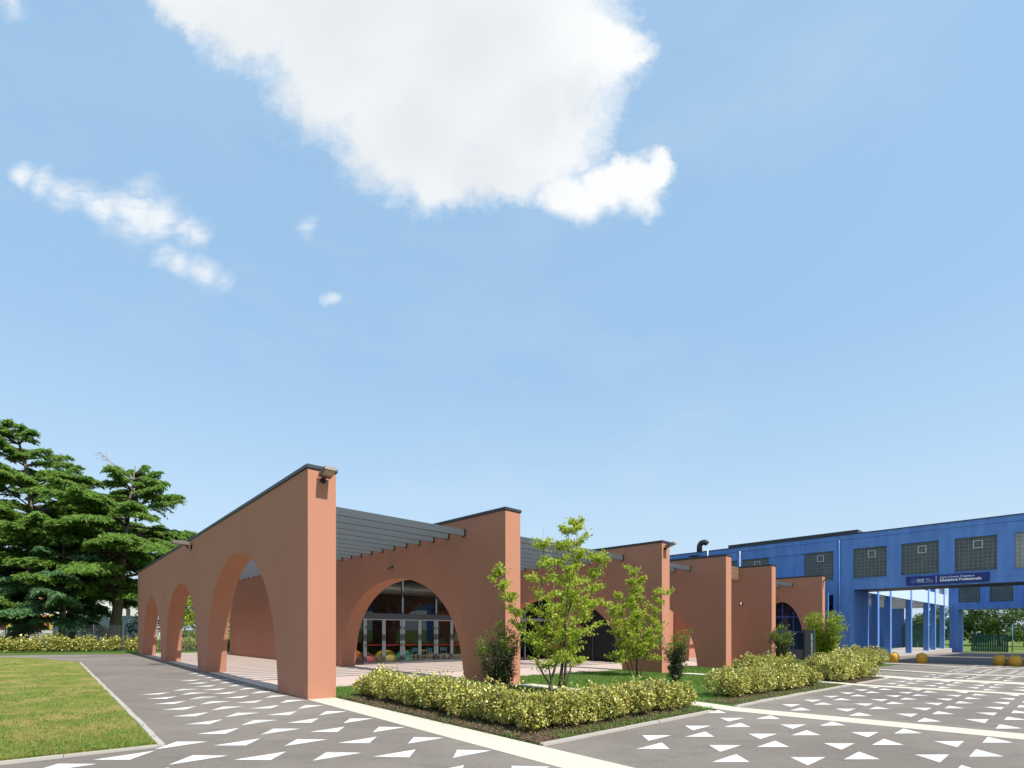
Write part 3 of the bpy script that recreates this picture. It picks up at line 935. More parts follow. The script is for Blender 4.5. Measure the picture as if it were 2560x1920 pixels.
# furniture behind the doors
def pouf(name, a, b, r, hgt, mat, label):
    c = P2(a, b)
    z0 = c[2] + 0.02
    m_ = MB()
    prof = [(0.02, 0), (r * 0.75, 0.0), (r * 0.97, hgt * 0.22), (r, hgt * 0.42), (r * 0.93, hgt * 0.65), (r * 0.72, hgt * 0.86), (r * 0.4, hgt * 0.97), (0.02, hgt)]
    m_.lathe((c[0], c[1], z0), prof, 28)
    tag(m_.build(name, mat, smooth=True, recalc=True), label, 'pouf', 'poufs in the hall')
pouf('pouf', 13.0, 8.95, 0.48, 0.58, 'pouf_red', 'large round red pouf behind the left glass door')
pouf('pouf', 13.1, 10.25, 0.62, 0.72, 'pouf_yellow', 'largest round pouf, yellow, behind the glass doors')
pouf('pouf', 13.2, 11.55, 0.5, 0.66, 'pouf_green', 'round turquoise pouf behind the middle glass doors')
pouf('pouf', 14.6, 9.0, 0.5, 0.75, 'pouf_orange', 'round orange pouf behind the red one')
def chair(a, b, rot, label):
    c = P2(a, b); z0 = c[2] + 0.02
    r = thing('chair', label, 'chair', (c[0], c[1], z0), 'small wooden chairs in the hall')
    ca, sa = math.cos(rot), math.sin(rot)
    def w(x, y, z):
        return (c[0] + ca * x - sa * y, c[1] + sa * x + ca * y, z0 + z)
    def bx(m, x0, x1, y0, y1, z0_, z1_):
        m.hexa([w(x0, y0, z0_), w(x1, y0, z0_), w(x1, y1, z0_), w(x0, y1, z0_), w(x0, y0, z1_), w(x1, y0, z1_), w(x1, y1, z1_), w(x0, y1, z1_)])
    m_ = MB(); bx(m_, -0.2, 0.2, -0.2, 0.2, 0.42, 0.45); m_.build('seat', 'seat_blue', r, recalc=True)
    m_ = MB(); bx(m_, -0.2, 0.2, 0.17, 0.2, 0.62, 0.82); m_.build('backrest', 'seat_blue', r, recalc=True)
    for sx in (-1, 1):
        for sy in (-1, 1):
            m_ = MB(); m_.tube([w(sx * 0.21, sy * 0.21, 0), w(sx * 0.18, sy * 0.17, 0.42)] + ([w(sx * 0.18, 0.185, 0.82)] if sy > 0 else []), 0.018, 6)
            m_.build('leg', 'light_wood', r, recalc=True)
chair(13.4, 12.6, 0.7, 'small wooden chair with blue seat, left of the chairs behind the doors')
chair(13.2, 13.5, 2.6, 'small wooden chair turned to the right behind the doors')
chair(13.5, 14.7, 0.2, 'small wooden chair with blue seat at the right door')
tb = thing('table', 'low wooden table with pale top behind the glass doors', 'table', P2(14.6, 13.4))
m_ = MB(); m_.box(P2, 14.2, 15.0, 12.8, 14.2, 0.42, 0.46); m_.build('table_top', 'light_wood', tb, recalc=True)
for a, b in ((14.25, 12.85), (14.95, 12.85), (14.25, 14.15), (14.95, 14.15)):
    m_ = MB(); m_.tube([P2(a, b, P2(a, b)[2] + 0.02), P2(a, b, 0.42)], 0.025, 6); m_.build('leg', 'light_wood', tb, recalc=True)

# ---- dark glazing between third and fourth fin, plain wall between fourth and fifth, back walls
m_ = MB()
for b in (17.0, 18.4, 19.8, 21.2, 22.63):
    m_.box(P2, 11.2, 11.3, b - 0.05, b + 0.05, -0.45, 5.0)
m_.box(P2, 11.18, 11.31, 17.0, 22.6, 2.3, 2.5)
sg = m_.build('glazed_screen', 'frame_grey', pav, recalc=True)
for b0, b1 in ((17.05, 18.35), (18.45, 19.75), (19.85, 21.15), (21.25, 22.58)):
    pane(P2, 11.25, b0, b1, -0.38, 2.3, sg, 'glass_dark'); pane(P2, 11.25, b0, b1, 2.5, 5.0, sg, 'glass_dark')
m_ = MB(); m_.box(P2, 11.1, 20.0, 16.955, 22.675, 5.0, 5.4); m_.box(P2, 19.6, 19.99, 16.955, 22.675, -0.5, 4.99)
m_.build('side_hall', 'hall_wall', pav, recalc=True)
zb4 = P2(5, 23)[2]
ap4 = [p for p in arch_pts(0.49, 9.9, 3.77, zb4, 20) if p[0] >= 2.6]
ap4 = [(2.6, zb4)] + ap4
m_ = MB(); m_.prism([P2(a, 23.1, z) for a, z in ap4], np.array(P2(0, 0.02, 0)) - np.array(P2(0, 0, 0)))
dkp = m_.build('dark_interior_panel', 'black', pav, recalc=True)  # added black sheet standing in for the dark interior behind the arch
for a in (2.64, 4.4, 6.2, 8.0):
    m_ = MB(); m_.box(P2, a - 0.04, a + 0.04, 23.04, 23.1, zb4, min(3.6, 1.4 + 2.3 * (1 - abs(a - 5.2) / 4.7) ** 0.4)); m_.build('panel_post', 'frame_grey', dkp, recalc=True)  # posts added in front of the black sheet
m_ = MB(); m_.box(P2, 5.2, 5.6, 23.405, 29.005, -0.7, 5.5)
m_.build('cross_wall', 'terracotta', pav, recalc=True)
m_ = MB(); m_.box(P2, 7.0, 7.4, 29.735, 38.585, -0.9, 5.5)
m_.build('cross_wall', 'terracotta', pav, recalc=True)
# blue framed glazing that fills the narrow arch of the last fin
m_ = MB(); zb = P2(1, 38.9)[2]
bp = 38.95
for a in (-0.72, 0.2, 1.0, 1.8, 2.7):
    m_.box(P2, a - 0.045, a + 0.045, bp, bp + 0.08, zb - 0.02, min(3.9, 3.93 - 0.9 * abs(a - 1.0)))
for z in (1.55, 2.75):
    m_.box(P2, -0.62, 2.62, bp + 0.004, bp + 0.076, z - 0.06, z + 0.06)
bf = m_.build('blue_door_frame', 'blue_frame', pav, recalc=True)
m_ = MB(); m_.prism([P2(a, bp + 0.03, z) for a, z in arch_pts(-0.73, 2.73, 3.92, zb, 14)], np.array(P2(0, 0.01, 0)) - np.array(P2(0, 0, 0)))
m_.build('pane', 'glass_dark', bf, recalc=True)
m_ = MB(); m_.box(P2, -1.85, 4.0, 40.4, 40.6, zb - 0.3, 4.6)
m_.build('link_wall', 'blue_paint', pav, recalc=True)
m_ = MB(); m_.box(P2, -1.2, 4.0, 39.32, 40.38, 4.3, 4.6)
m_.build('link_roof', 'black', pav, recalc=True)

# ---- floodlights, cameras
def frame_axes(d, tilt):
    d = np.array([d[0], d[1], 0.0]); d /= np.linalg.norm(d)
    f = d * math.cos(tilt) + np.array([0, 0, 1]) * math.sin(tilt)
    s = np.cross(d, [0, 0, 1]); s /= np.linalg.norm(s)
    return f, s, np.cross(s, f)
def floodlight(mount, out, label, tilt=0.28, scale=1.0):
    r = thing('floodlight', label, 'floodlight', mount, 'wall floodlights on the fin walls')
    f, s, n = frame_axes(out, tilt)
    o3 = np.array([out[0], out[1], 0.0]); mount = np.array(mount)
    m_ = MB(); m_.tube([mount + o3 * 0.002, mount + o3 * 0.03], 0.075 * scale, 14); m_.build('base_plate', 'black', r, recalc=True)
    m_ = MB(); m_.tube([mount + o3 * 0.02, mount + o3 * 0.10 * scale, mount + o3 * 0.12 * scale + np.array([0, 0, 0.07]) * scale], 0.028 * scale, 8); m_.build('arm', 'black', r, recalc=True)
    c = mount + o3 * 0.12 * scale + np.array([0, 0, 0.10]) * scale + f * 0.17 * scale
    m_ = MB(); m_.cuboid(c, f, s, n, 0.21 * scale, 0.15 * scale, 0.045 * scale)
    m_.cuboid(c - f * 0.06 + n * 0.05 * scale, f, s, n, 0.12 * scale, 0.12 * scale, 0.012 * scale)
    hd = m_.build('lamp_head', 'bronze', r, recalc=True)
    m_ = MB(); m_.cuboid(c + f * 0.05 * scale - n * 0.046 * scale, f, s, n, 0.12 * scale, 0.12 * scale, 0.004)
    m_.build('lamp_glass', 'lamp_glass', hd, recalc=True)
floodlight(P1(0.0, 0.38, 5.52), -U1, 'brown floodlight on the tall sunlit end of the foremost wall')
floodlight(P1(13.9, 0.0, 5.42), -V1, 'brown floodlight on the shaded left face of the foremost wall', 0.05, 1.5)
p_ = P2(-0.81, 16.5, 5.5); floodlight(p_, -U2, 'brown floodlight on the end of the third fin wall', 0.3)
p_ = P2(-1.90, 38.8, 5.4); floodlight(p_, -U2, 'small floodlight on the end of the last fin wall', -0.1, 0.8)
def cctv(p, out, label):
    r = thing('security_camera', label, 'camera', p, 'small cameras on the walls')
    o3 = np.array([out[0], out[1], 0.0]); p = np.array(p)
    m_ = MB(); m_.tube([p + o3 * 0.002, p + o3 * 0.06], 0.05, 10); m_.build('base_plate', 'black', r, recalc=True)
    d = o3 * 0.5 + np.array([U2[0], U2[1], 0]) * 0.6 + np.array([0, 0, -0.45]); d /= np.linalg.norm(d)
    m_ = MB(); m_.tube([p + o3 * 0.06 - d * 0.04, p + o3 * 0.08 + d * 0.17], 0.045, 10); m_.build('camera_body', 'dark_metal', r, recalc=True)
cctv(P2(6.61, 6.6, 4.43), -V2, 'small black camera above the arch of the second fin wall')
cctv(P2(1.2, 38.59, 4.25), -V2, 'small black camera above the narrow arch of the last fin')
m_ = MB(); pl_ = np.array(P2(0.45, 29.0, 3.42)); o3 = -np.array([V2[0], V2[1], 0])
m_.tube([pl_, pl_ + o3 * 0.05], 0.10, 14)
bl = thing('wall_lamp', 'small oval white wall lamp on the fifth fin wall', 'lamp', tuple(pl_))
m_.build('base_plate', 'black', bl, recalc=True)
m_ = MB(); m_.tube([pl_ + o3 * 0.05 + np.array([0, 0, -0.06]), pl_ + o3 * 0.10, pl_ + o3 * 0.05 + np.array([0, 0, 0.08])], 0.035, 8)
m_.build('diffuser', 'white_trim', bl, recalc=True)
# =================================================================== BLUE BUILDING
BB = 41.5
blue = thing('blue_building', 'long blue painted concrete building bridging the passage at the right', 'building', P1(0, BB, -0.75))
def wallbox(parent, name, mat, *args):
    m_ = MB()
    if isinstance(args[0], (int, float)):
        args = [args]
    for a in args:
        m_.box(P1, *a)
    return m_.build(name, mat, parent, recalc=True)
def text_mesh(txt, size, origin, xdir, ydir, mat, parent, name='lettering', shear=0.0, bold=0.0, squeeze=1.0):
    cu = bpy.data.curves.new('txt', 'FONT'); cu.body = txt; cu.size = size; cu.shear = shear; cu.offset = bold; cu.resolution_u = 3
    to = bpy.data.objects.new('txt', cu); COL.objects.link(to)
    bpy.context.view_layer.update()
    dg = bpy.context.evaluated_depsgraph_get()
    me = bpy.data.meshes.new_from_object(to.evaluated_get(dg))
    bpy.data.objects.remove(to)
    co = np.zeros(len(me.vertices) * 3); me.vertices.foreach_get('co', co); co = co.reshape(-1, 3)
    w = np.array(origin) + co[:, :1] * squeeze * np.array(xdir) + co[:, 1:2] * np.array(ydir) - np.array(root_of(parent).location)
    me.vertices.foreach_set('co', w.ravel().astype(np.float32)); me.update()
    me.materials.clear(); me.materials.append(MATS[mat])
    ob = bpy.data.objects.new(name, me); COL.objects.link(ob); ob.parent = parent
    return ob
def block_window(root, PFb, a0, a1, b, z0, z1, nx, nz, vent=True, mat='block_glass'):
    """glass-block window in the plane b, seen from smaller b"""
    m_ = MB(); m_.box(P1, a0, a1, b + 0.16, b + 0.22, z0, z1)
    w = m_.build('window', 'mortar', root, recalc=True)
    m_ = MB(); g = 0.018
    da = (a1 - a0) / nx; dz = (z1 - z0) / nz
    for i in range(nx):
        for k in range(nz):
            j_ = 0.012 * rnd.random()
            m_.box(P1, a0 + da * i + g, a0 + da * (i + 1) - g, b + 0.135 + j_, b + 0.165, z0 + dz * k + g, z0 + dz * (k + 1) - g)
    stuff(m_.build('glass_blocks', mat, w, recalc=True))
    if vent:
        va0 = a0 + da * (nx // 2 - 1) - 0.0; va1 = va0 + 2 * da; vz1 = z1 - dz; vz0 = vz1 - 2 * dz
        t = 0.035
        m_ = MB()
        m_.box(P1, va0, va1, b + 0.10, b + 0.134, vz0, vz0 + t); m_.box(P1, va0, va1, b + 0.10, b + 0.134, vz1 - t, vz1)
        m_.box(P1, va0, va0 + t, b + 0.101, b + 0.133, vz0 + t, vz1 - t); m_.box(P1, va1 - t, va1, b + 0.101, b + 0.133, vz0 + t, vz1 - t)
        m_.build('vent_frame', 'white_trim', w, recalc=True)
    m_ = MB(); m_.box(P1, a0 - 0.05, a1 + 0.05, b - 0.04, b + 0.14, z0 - 0.05, z0 + 0.0)
    m_.build('sill', 'blue_paint', w, recalc=True)
wins = [(-21.0 + 0.0, -18.9), (-18.04, -15.93), (-15.02, -12.9), (-12.04, -9.9), (-9.07, -6.94), (-6.09, -3.96), (-3.07, -0.93), (0.42, 2.56), (5.37, 7.6), (8.1, 10.3), (13.0, 15.2), (15.8, 18.0)]
ZS, ZR, ZW0, ZW1 = 4.82, 9.12, 5.70, 7.98
A0, A1 = -40.0, 24.0
wallbox(blue, 'lower_band', 'blue_paint', A0, A1, BB, BB + 0.35, ZS, ZW0)
wallbox(blue, 'upper_band', 'blue_paint', (A0, A1, BB, BB + 0.35, ZW1, 8.72), (A0, A1, BB + 0.03, BB + 0.35, 8.72, 8.75), (A0, A1, BB - 0.02, BB + 0.35, 8.75, ZR))
wallbox(blue, 'roof_edge', 'dark_metal', A0 - 0.05, A1 + 0.05, BB - 0.07, BB + 0.3, ZR, ZR + 0.06)
wins = [(-21.0 - 3.0 * k, -18.9 - 3.0 * k) for k in range(6, 0, -1)] + wins
edges_ = [A0] + [e for w in wins for e in w] + [A1]
for i in range(0, len(edges_), 2):
    if edges_[i + 1] - edges_[i] > 2.5:
        wallbox(blue, 'infill_panel', 'blue_paint', edges_[i], edges_[i + 1], BB + 0.06, BB + 0.35, ZW0, ZW1)
    else:
        wallbox(blue, 'pier', 'blue_paint', edges_[i], edges_[i + 1], BB + 0.003, BB + 0.35, ZW0, ZW1)
for i, (a0, a1) in enumerate(wins):
    block_window(blue, P1, a0, a1, BB, ZW0, ZW1, 9, 9, True, 'block_pale' if i == 9 else 'block_glass')
# body behind the facade, soffit, rear wall
wallbox(blue, 'soffit', 'black', A0, A1, BB + 0.35, BB + 4.2, ZS + 0.02, ZS + 0.3)  # black puts the deep shade of the passage into the soffit colour
wallbox(blue, 'roof', 'dark_metal', A0, A1, BB + 0.3, BB + 4.2, ZR - 0.3, ZR + 0.02)
wallbox(blue, 'rear_wall', 'blue_paint', A0, A1, BB + 3.9, BB + 4.2, ZS + 0.3, ZR - 0.3)
for (a0, a1) in ((-0.96, 0.42), (-13.6, -12.2), (-24.0, -22.6)):
    wallbox(blue, 'pillar', 'blue_paint', a0, a1, BB + 0.002, BB + 4.2, -1.2, ZS)
wallbox(blue, 'ground_floor_wall', 'blue_paint', (3.2, A1, BB + 0.004, BB + 0.35, -1.2, ZS), (0.42, 3.2, BB + 1.6, BB + 1.9, -1.2, ZS))
wallbox(blue, 'recess_lintel', 'blue_paint', 0.42, 3.2, BB + 0.004, BB + 0.35, 4.5, ZS)
# raised roof volume, vent, downpipes
wallbox(blue, 'roof_box', 'dark_metal', -1.1, 9.2, BB + 0.6, BB + 3.6, ZR, ZR + 0.42)
m_ = MB(); c_ = np.array(P1(12.2, BB + 0.9, ZR - 0.1)); ud = -np.array([U1[0], U1[1], 0])
arc = [c_, c_ + np.array([0, 0, 0.75])] + [c_ + np.array([0, 0, 0.75]) + ud * (0.42 - 0.42 * math.cos(t)) + np.array([0, 0, 0.42 * math.sin(t)]) for t in np.linspace(0.25, 2.5, 9)]
m_.tube(arc, 0.26, 16)
m_.build('exhaust_pipe', 'dark_metal', blue, True, True)
wallbox(blue, 'pipe_collar', 'dark_metal', 11.75, 12.65, BB - 0.35, BB + 0.2, ZR - 0.35, ZR - 0.25)
for a in (10.85, 4.9 + 2.9, -0.02):
    m_ = MB(); m_.tube([P1(a, BB - 0.07, ZR + (0.12 if a > 10 else -0.35)), P1(a, BB - 0.07, -0.7)], 0.055, 8); m_.build('downpipe', 'blue_paint' if a < 1 else 'white_trim', blue, True, True)
# wall unit in the recess
acu = thing('wall_unit', 'pale boxed unit hanging in the dark recess beside the last fin', 'air conditioner', P1(1.5, BB + 1.2, 2.6))
m_ = MB(); m_.box(P1, 0.9, 1.9, BB + 1.15, BB + 1.58, 2.6, 2.85); m_.build('case', 'ac_white', acu, recalc=True)
m_ = MB(); m_.box(P1, 0.95, 1.85, BB + 1.16, BB + 1.58, 2.86, 3.7); m_.build('grille', 'dark_metal', acu, recalc=True)

# ---- university sign
sg_root = thing('university_sign', 'dark blue sign board with white lettering above the passage', 'sign', P1(-6.5, BB - 0.12, 4.92))
m_ = MB(); m_.box(P1, -8.72, -4.26, BB - 0.09, BB - 0.045, 4.93, 5.55); m_.build('board', 'sign_blue', sg_root, recalc=True)
xd = -np.array([U1[0], U1[1], 0]); yd = np.array([0, 0, 1.0])
def sg(da, z):          # point on the board, da metres to the right of its left end
    p = P1(-4.26 - da, BB - 0.094, z); return p
text_mesh('Corso di Laurea Triennale in', 0.165, sg(1.90, 5.33), xd, yd, 'text_white', sg_root, 'lettering', 0.25, 0.003, 0.93)
text_mesh('Educazione Professionale', 0.255, sg(1.90, 5.10), xd, yd, 'text_white', sg_root, 'lettering', 0.0, 0.008, 0.83)
text_mesh('Università', 0.13, sg(0.62, 5.27), xd, yd, 'text_white', sg_root, 'lettering', 0.0, 0.004, 0.8)
text_mesh('di Brescia', 0.13, sg(0.62, 5.16), xd, yd, 'text_white', sg_root, 'lettering', 0.0, 0.004, 0.8)
text_mesh('Sede', 0.125, sg(1.15, 5.28), xd, yd, 'text_white', sg_root, 'lettering', 0.0, 0.0, 0.9)
text_mesh('Mantova', 0.125, sg(1.15, 5.165), xd, yd, 'text_white', sg_root, 'lettering', 0.0, 0.0, 0.9)
m_ = MB(); m_.box(P1, -4.26 - 1.55, -4.26 - 0.62, BB - 0.096, BB - 0.09, 5.075, 5.088); m_.build('rule', 'text_white', sg_root, recalc=True)
m_ = MB(); m_.box(P1, -4.26 - 1.715, -4.26 - 1.69, BB - 0.096, BB - 0.09, 5.02, 5.49); m_.build('divider', 'text_white', sg_root, recalc=True)
for r0, r1 in ((0.175, 0.155), (0.125, 0.118)):
    m_ = MB(); n = 28; vs = []
    for r in (r0, r1):
        vs += [np.array(sg(0.42, 5.22)) + xd * r * math.cos(2 * math.pi * k / n) + yd * r * math.sin(2 * math.pi * k / n) for k in range(n)]
    m_.add(vs, [(k, (k + 1) % n, n + (k + 1) % n, n + k) for k in range(n)]); m_.build('seal_ring', 'sign_ring', sg_root)
m_ = MB(); c0 = np.array(sg(0.42, 5.19)); m_.add([c0 - xd * 0.07 - yd * 0.04, c0 + xd * 0.07 - yd * 0.04, c0 + xd * 0.05 + yd * 0.03, c0 + yd * 0.09, c0 - xd * 0.05 + yd * 0.03], [(0, 1, 2, 3, 4)]); m_.build('seal_figure', 'sign_ring', sg_root)

# ---- courtyard: sunlit wing with columns, back wing with passage
wing = thing('courtyard_wing', 'blue courtyard wing on columns, sunlit walls coloured paler, seen through the passage', 'building', P1(0.3, 70, -1.2))
AC = 0.25; ZC = 5.1
wallbox(wing, 'upper_wall', 'sunlit_blue', AC, AC + 0.3, 45.75, 91.9, ZC, 6.6)
wallbox(wing, 'upper_wall', 'blue_paint', AC + 0.05, AC + 0.3, 45.75, 91.9, 8.2, 9.1)
wallbox(wing, 'ceiling', 'white_trim', AC + 0.3, AC + 6.0, 45.75, 91.9, ZC - 0.05, ZC + 0.2)
wallbox(wing, 'roof', 'dark_metal', AC, AC + 9, 45.75, 91.9, 9.1, 9.3)
for k in range(12):
    wallbox(wing, 'ceiling_rib', 'white_trim', AC + 0.32, AC + 5.9, 47 + 3.7 * k, 47.3 + 3.7 * k, ZC - 0.3, ZC - 0.05)
for b in (49.6, 53.6, 58.3, 67.6, 77.2, 81.6, 88.0):
    wallbox(wing, 'column', 'blue_paint', AC - 0.06, AC + 0.46, b, b + 0.55, -1.7, 9.0)
wallbox(wing, 'plinth', 'kerb', AC - 0.5, AC + 6.0, 46, 91, -1.75, -0.92)
wallbox(wing, 'back_wall_base', 'sunlit_blue', AC + 5.2, AC + 5.5, 46, 72, -1.2, 0.9)  # lower wall coloured paler for the sun reaching in under the ceiling
wallbox(wing, 'back_wall', 'blue_paint', (AC + 5.2, AC + 5.5, 46, 72, 3.2, ZC - 0.05))
for k in range(8):
    b = 46 + 3.3 * k
    wallbox(wing, 'wall_pier', 'blue_paint', AC + 5.21, AC + 5.5, b, b + 1.4, 0.9, 3.2)
    if k < 7:
        w_ = wallbox(wing, 'window', 'panel_dark', AC + 5.3, AC + 5.36, b + 1.4, b + 3.3, 0.9, 3.2)
for b in range(86, 92, 1):
    wallbox(wing, 'railing_bar', 'white_trim', AC + 0.02, AC + 0.06, b, b + 0.08, 6.6, 7.4)
wallbox(wing, 'railing_top', 'white_trim', AC, AC + 0.08, 85.5, 91.9, 7.4, 7.46)
for k, (b, cm) in enumerate(((50.5, 'bike_orange'), (52.5, 'ac_white'), (55.6, 'bike_orange'), (60.5, 'panel_dark'))):
    nb = thing('notice_stand', ['orange and white stand leaning at the wall, first behind the columns', 'white stand between the first two columns', 'orange stand behind the second column', 'dark slanted board behind the third column'][k], 'stand', P1(AC + 4.6, b, -0.92), 'stands under the courtyard colonnade')
    m_ = MB()
    for s_ in (-0.35, 0.35):
        m_.tube([P1(AC + 4.2, b + s_, -0.92), P1(AC + 4.9, b + s_ * 0.6, 1.1)], 0.03, 6)
        m_.tube([P1(AC + 5.0, b + s_, -0.92), P1(AC + 4.5, b + s_ * 0.6, 1.0)], 0.03, 6)
    m_.build('legs', 'white_trim', nb, recalc=True)
    m_ = MB(); m_.cuboid(P1(AC + 4.6, b, 0.2), (U1[0], U1[1], 0), (V1[0], V1[1], 0), (0, 0, 1), 0.04, 0.35, 0.5); m_.build('board', cm, nb, recalc=True)

for b0, b1 in ((45.75, 63.0), (66.6, 89.0)):
    wallbox(blue, 'side_wing', 'blue_paint', -18.0, -10.7, b0, b1, -1.8, 9.5)
    wallbox(blue, 'roof_edge', 'dark_metal', -18.1, -10.6, b0 - 0.04, b1 + 0.04, 9.5, 9.6)
back = thing('back_wing', 'shaded blue back wing with a second passage beyond the courtyard', 'building', P1(-4, 92, -1.6))
B2 = 92.0
bw = [(-21.1, -18.8), (-17.7, -15.4), (-14.3, -12.0), (-10.9, -8.6), (-6.48, -4.11), (-3.14, -0.83)]
wallbox(back, 'lower_band', 'blue_paint', -24, AC, B2, B2 + 0.35, 4.6, 5.6)
wallbox(back, 'upper_band', 'blue_paint', -24, 12, B2, B2 + 0.35, 7.95, 9.4)
e2 = [-24.0] + [e for w in bw for e in w] + [AC]
for i in range(0, len(e2), 2):
    wallbox(back, 'pier', 'blue_paint', e2[i], e2[i + 1], B2 + 0.003, B2 + 0.35, 5.6, 7.95)
for a0, a1 in bw:
    block_window(back, P1, a0, a1, B2, 5.6, 7.95, 9, 9, False)
wallbox(back, 'soffit', 'black', -24, AC, B2 + 0.35, B2 + 4.3, 4.62, 4.9)  # shade under the back wing put into its colour as black
wallbox(back, 'roof', 'dark_metal', -24, 12, B2 + 0.3, B2 + 4.3, 9.2, 9.45)
wallbox(back, 'rear_wall', 'blue_paint', -24, 0.2, B2 + 4.0, B2 + 4.3, 4.9, 9.2)
for a0, a1 in ((-0.83, 0.2), (-14.5, -13.4), (-24, -22.8)):
    wallbox(back, 'pillar', 'blue_paint', a0, a1, B2 + 0.002, B2 + 4.3, -2.2, 4.6)
wallbox(back, 'side_wall', 'blue_paint', 5.5, 12, B2, B2 + 0.3, -2.2, 7.95)

# ---- bollards
def bollard(a, b, label):
    p = P1(a, b)
    r = 0.33; hc = 0.46; rd = 0.26; m_ = MB()
    prof = [(r, -0.05), (r, hc)] + [(r * math.cos(t) ** 0.8, hc + rd * math.sin(t)) for t in np.linspace(0.15, 1.45, 9)] + [(0.03, hc + rd)]
    root = thing('bollard', label, 'bollard', p, 'amber dome bollards across the passage')
    m_.lathe(p, prof, 28); m_.build('dome', 'bollard', root, True, True)
    m_ = MB(); m_.lathe((p[0], p[1], p[2] + hc + rd - 0.01), [(0.035, 0), (0.03, 0.06), (0.01, 0.08)], 8); m_.build('lifting_eye', 'dark_metal', root, recalc=True)
for (a, b), lb in zip([(-3.6, 41.05), (-5.2, 41.25), (-9.2, 41.6), (-9.95, 41.35)], ['amber dome bollard, leftmost, lit on one side next to the hedge', 'amber dome bollard standing alone, second from the left', 'amber dome bollard, left one of the close pair', 'amber dome bollard, right one of the close pair']):
    bollard(a, b, lb)

# ---- totem
tp = P1(-1.1, 31.4)
tot = thing('totem_sign', 'dark slab totem with vertical white lettering among the hedges', 'sign', tp)
m_ = MB(); tdx = np.array([1, 0.08, 0]); tdx /= np.linalg.norm(tdx); tdy = np.array([-tdx[1], tdx[0], 0])
tcn = np.array(tp) + np.array([0, 0, 1.12])
m_.cuboid(tcn, tdx, tdy, (0, 0, 1), 0.33, 0.09, 1.12); m_.build('slab', 'totem', tot, recalc=True)
m_ = MB(); m_.cuboid(tcn + tdx * 0.345, tdx, tdy, (0, 0, 1), 0.014, 0.085, 1.1); m_.build('edge_strip', 'panel_teal', tot, recalc=True)
text_mesh('CENTRO SOCIALE ALESSIO ARTONI', 0.165, tcn + tdx * 0.20 - tdy * 0.093 + np.array([0, 0, -1.04]), (0, 0, 1), -tdx, 'text_dim', tot, 'lettering', 0, 0.002, 0.72)

# =================================================================== VEGETATION
def hedge(name, path, width, height, label, n, ll, lw, mat='leaf_variegated', seed=1, group='variegated hedges'):
    """path: list of (a, b); clumps of shrubs along it"""
    r = random.Random(seed)
    root = thing(name, label, 'hedge', P1(*path[0]), group)
    clumps = []
    for (a0, b0), (a1, b1) in zip(path[:-1], path[1:]):
        L = math.hypot(a1 - a0, b1 - b0); k = max(2, int(L / 0.42))
        for i in range(k + 1):
            for side in (-1, 1):
                t = (i + r.uniform(-0.3, 0.3)) / k
                nx, ny = -(b1 - b0) / L, (a1 - a0) / L
                off = side * width * r.uniform(0.10, 0.24)
                hh = height * r.uniform(0.82, 1.12)
                clumps.append((a0 + (a1 - a0) * t + nx * off, b0 + (b1 - b0) * t + ny * off, width * r.uniform(0.26, 0.40), hh))
    per = int(n / len(clumps))
    Cs = []; Ts = []
    st = MB()
    for a, b, rad, hh in clumps:
        base = np.array(P1(a, b, None, 0.02))
        d = rng.normal(size=(per, 3)); d = unit(d)
        rr = rng.uniform(0.55, 1.04, per) ** 0.6
        pt = d * rr[:, None] * np.array([rad, rad, hh * 0.48])
        # lumpy surface
        pt *= (1 + 0.16 * np.sin(d[:, :1] * 9 + a * 3) * np.cos(d[:, 1:2] * 8 + b * 5))
        c = base + np.array([0, 0, hh * 0.54]) + pt
        keep = c[:, 2] > base[2] + 0.06 + 0.06 * rng.random(per)
        c = c[keep]; dd = d[keep]
        Cs.append(c)
        t = dd + rng.normal(size=dd.shape) * 0.7; t[:, 2] += 0.35
        Ts.append(t)
        # a few shoots standing proud
        for _ in range(2):
            e = base + np.array([r.uniform(-rad, rad) * 0.6, r.uniform(-rad, rad) * 0.6, hh * r.uniform(0.98, 1.15)])
            k_ = 9
            Cs.append(e + rng.normal(size=(k_, 3)) * np.array([0.03, 0.03, 0.06])); tt = rng.normal(size=(k_, 3)); tt[:, 2] += 0.5; Ts.append(tt)
        for _ in range(3):
            x, y = r.uniform(-0.5, 0.5) * rad, r.uniform(-0.5, 0.5) * rad
            st.tube([base + np.array([x * 0.3, y * 0.3, -0.05]), base + np.array([x, y, hh * 0.7])], [0.012, 0.005], 4, False)
    C = np.concatenate(Cs); T = np.concatenate(Ts)
    stuff(quads_obj('foliage', leaves(C, ll, lw, 0.55, T, 0.12), mat, root))
    stuff(st.build('stems', 'stem', root))
    return root
hedge('hedge', [(-0.3, 1.55), (-6.6, 1.48)], 1.0, 0.64, 'nearest variegated hedge running along the cream strip from the tall wall', 44000, 0.075, 0.034, seed=3)
hedge('hedge', [(-6.58, 2.2), (-6.62, 5.85)], 1.0, 0.62, 'nearest variegated hedge facing the plaza, in front of the young tree', 26000, 0.075, 0.034, seed=4)
hedge('hedge', [(-6.45, 8.7), (-6.55, 14.3)], 1.0, 0.70, 'second variegated hedge facing the plaza, right of the open lawn', 24000, 0.085, 0.042, seed=5)
hedge('hedge', [(-6.6, 17.1), (-6.7, 20.6)], 1.1, 0.82, 'farthest variegated hedge facing the plaza, near the bollards', 14000, 0.10, 0.05, seed=6)
hedge('hedge', [(-2.9, 18.2), (-3.3, 21.6)], 1.0, 0.80, 'variegated hedge at the foot of the fifth fin wall', 9000, 0.11, 0.055, seed=8)
hedge('hedge', [(-4.2, 22.6), (-4.4, 27.5)], 1.0, 0.78, 'variegated hedge in front of the dark totem', 9000, 0.12, 0.06, seed=9)
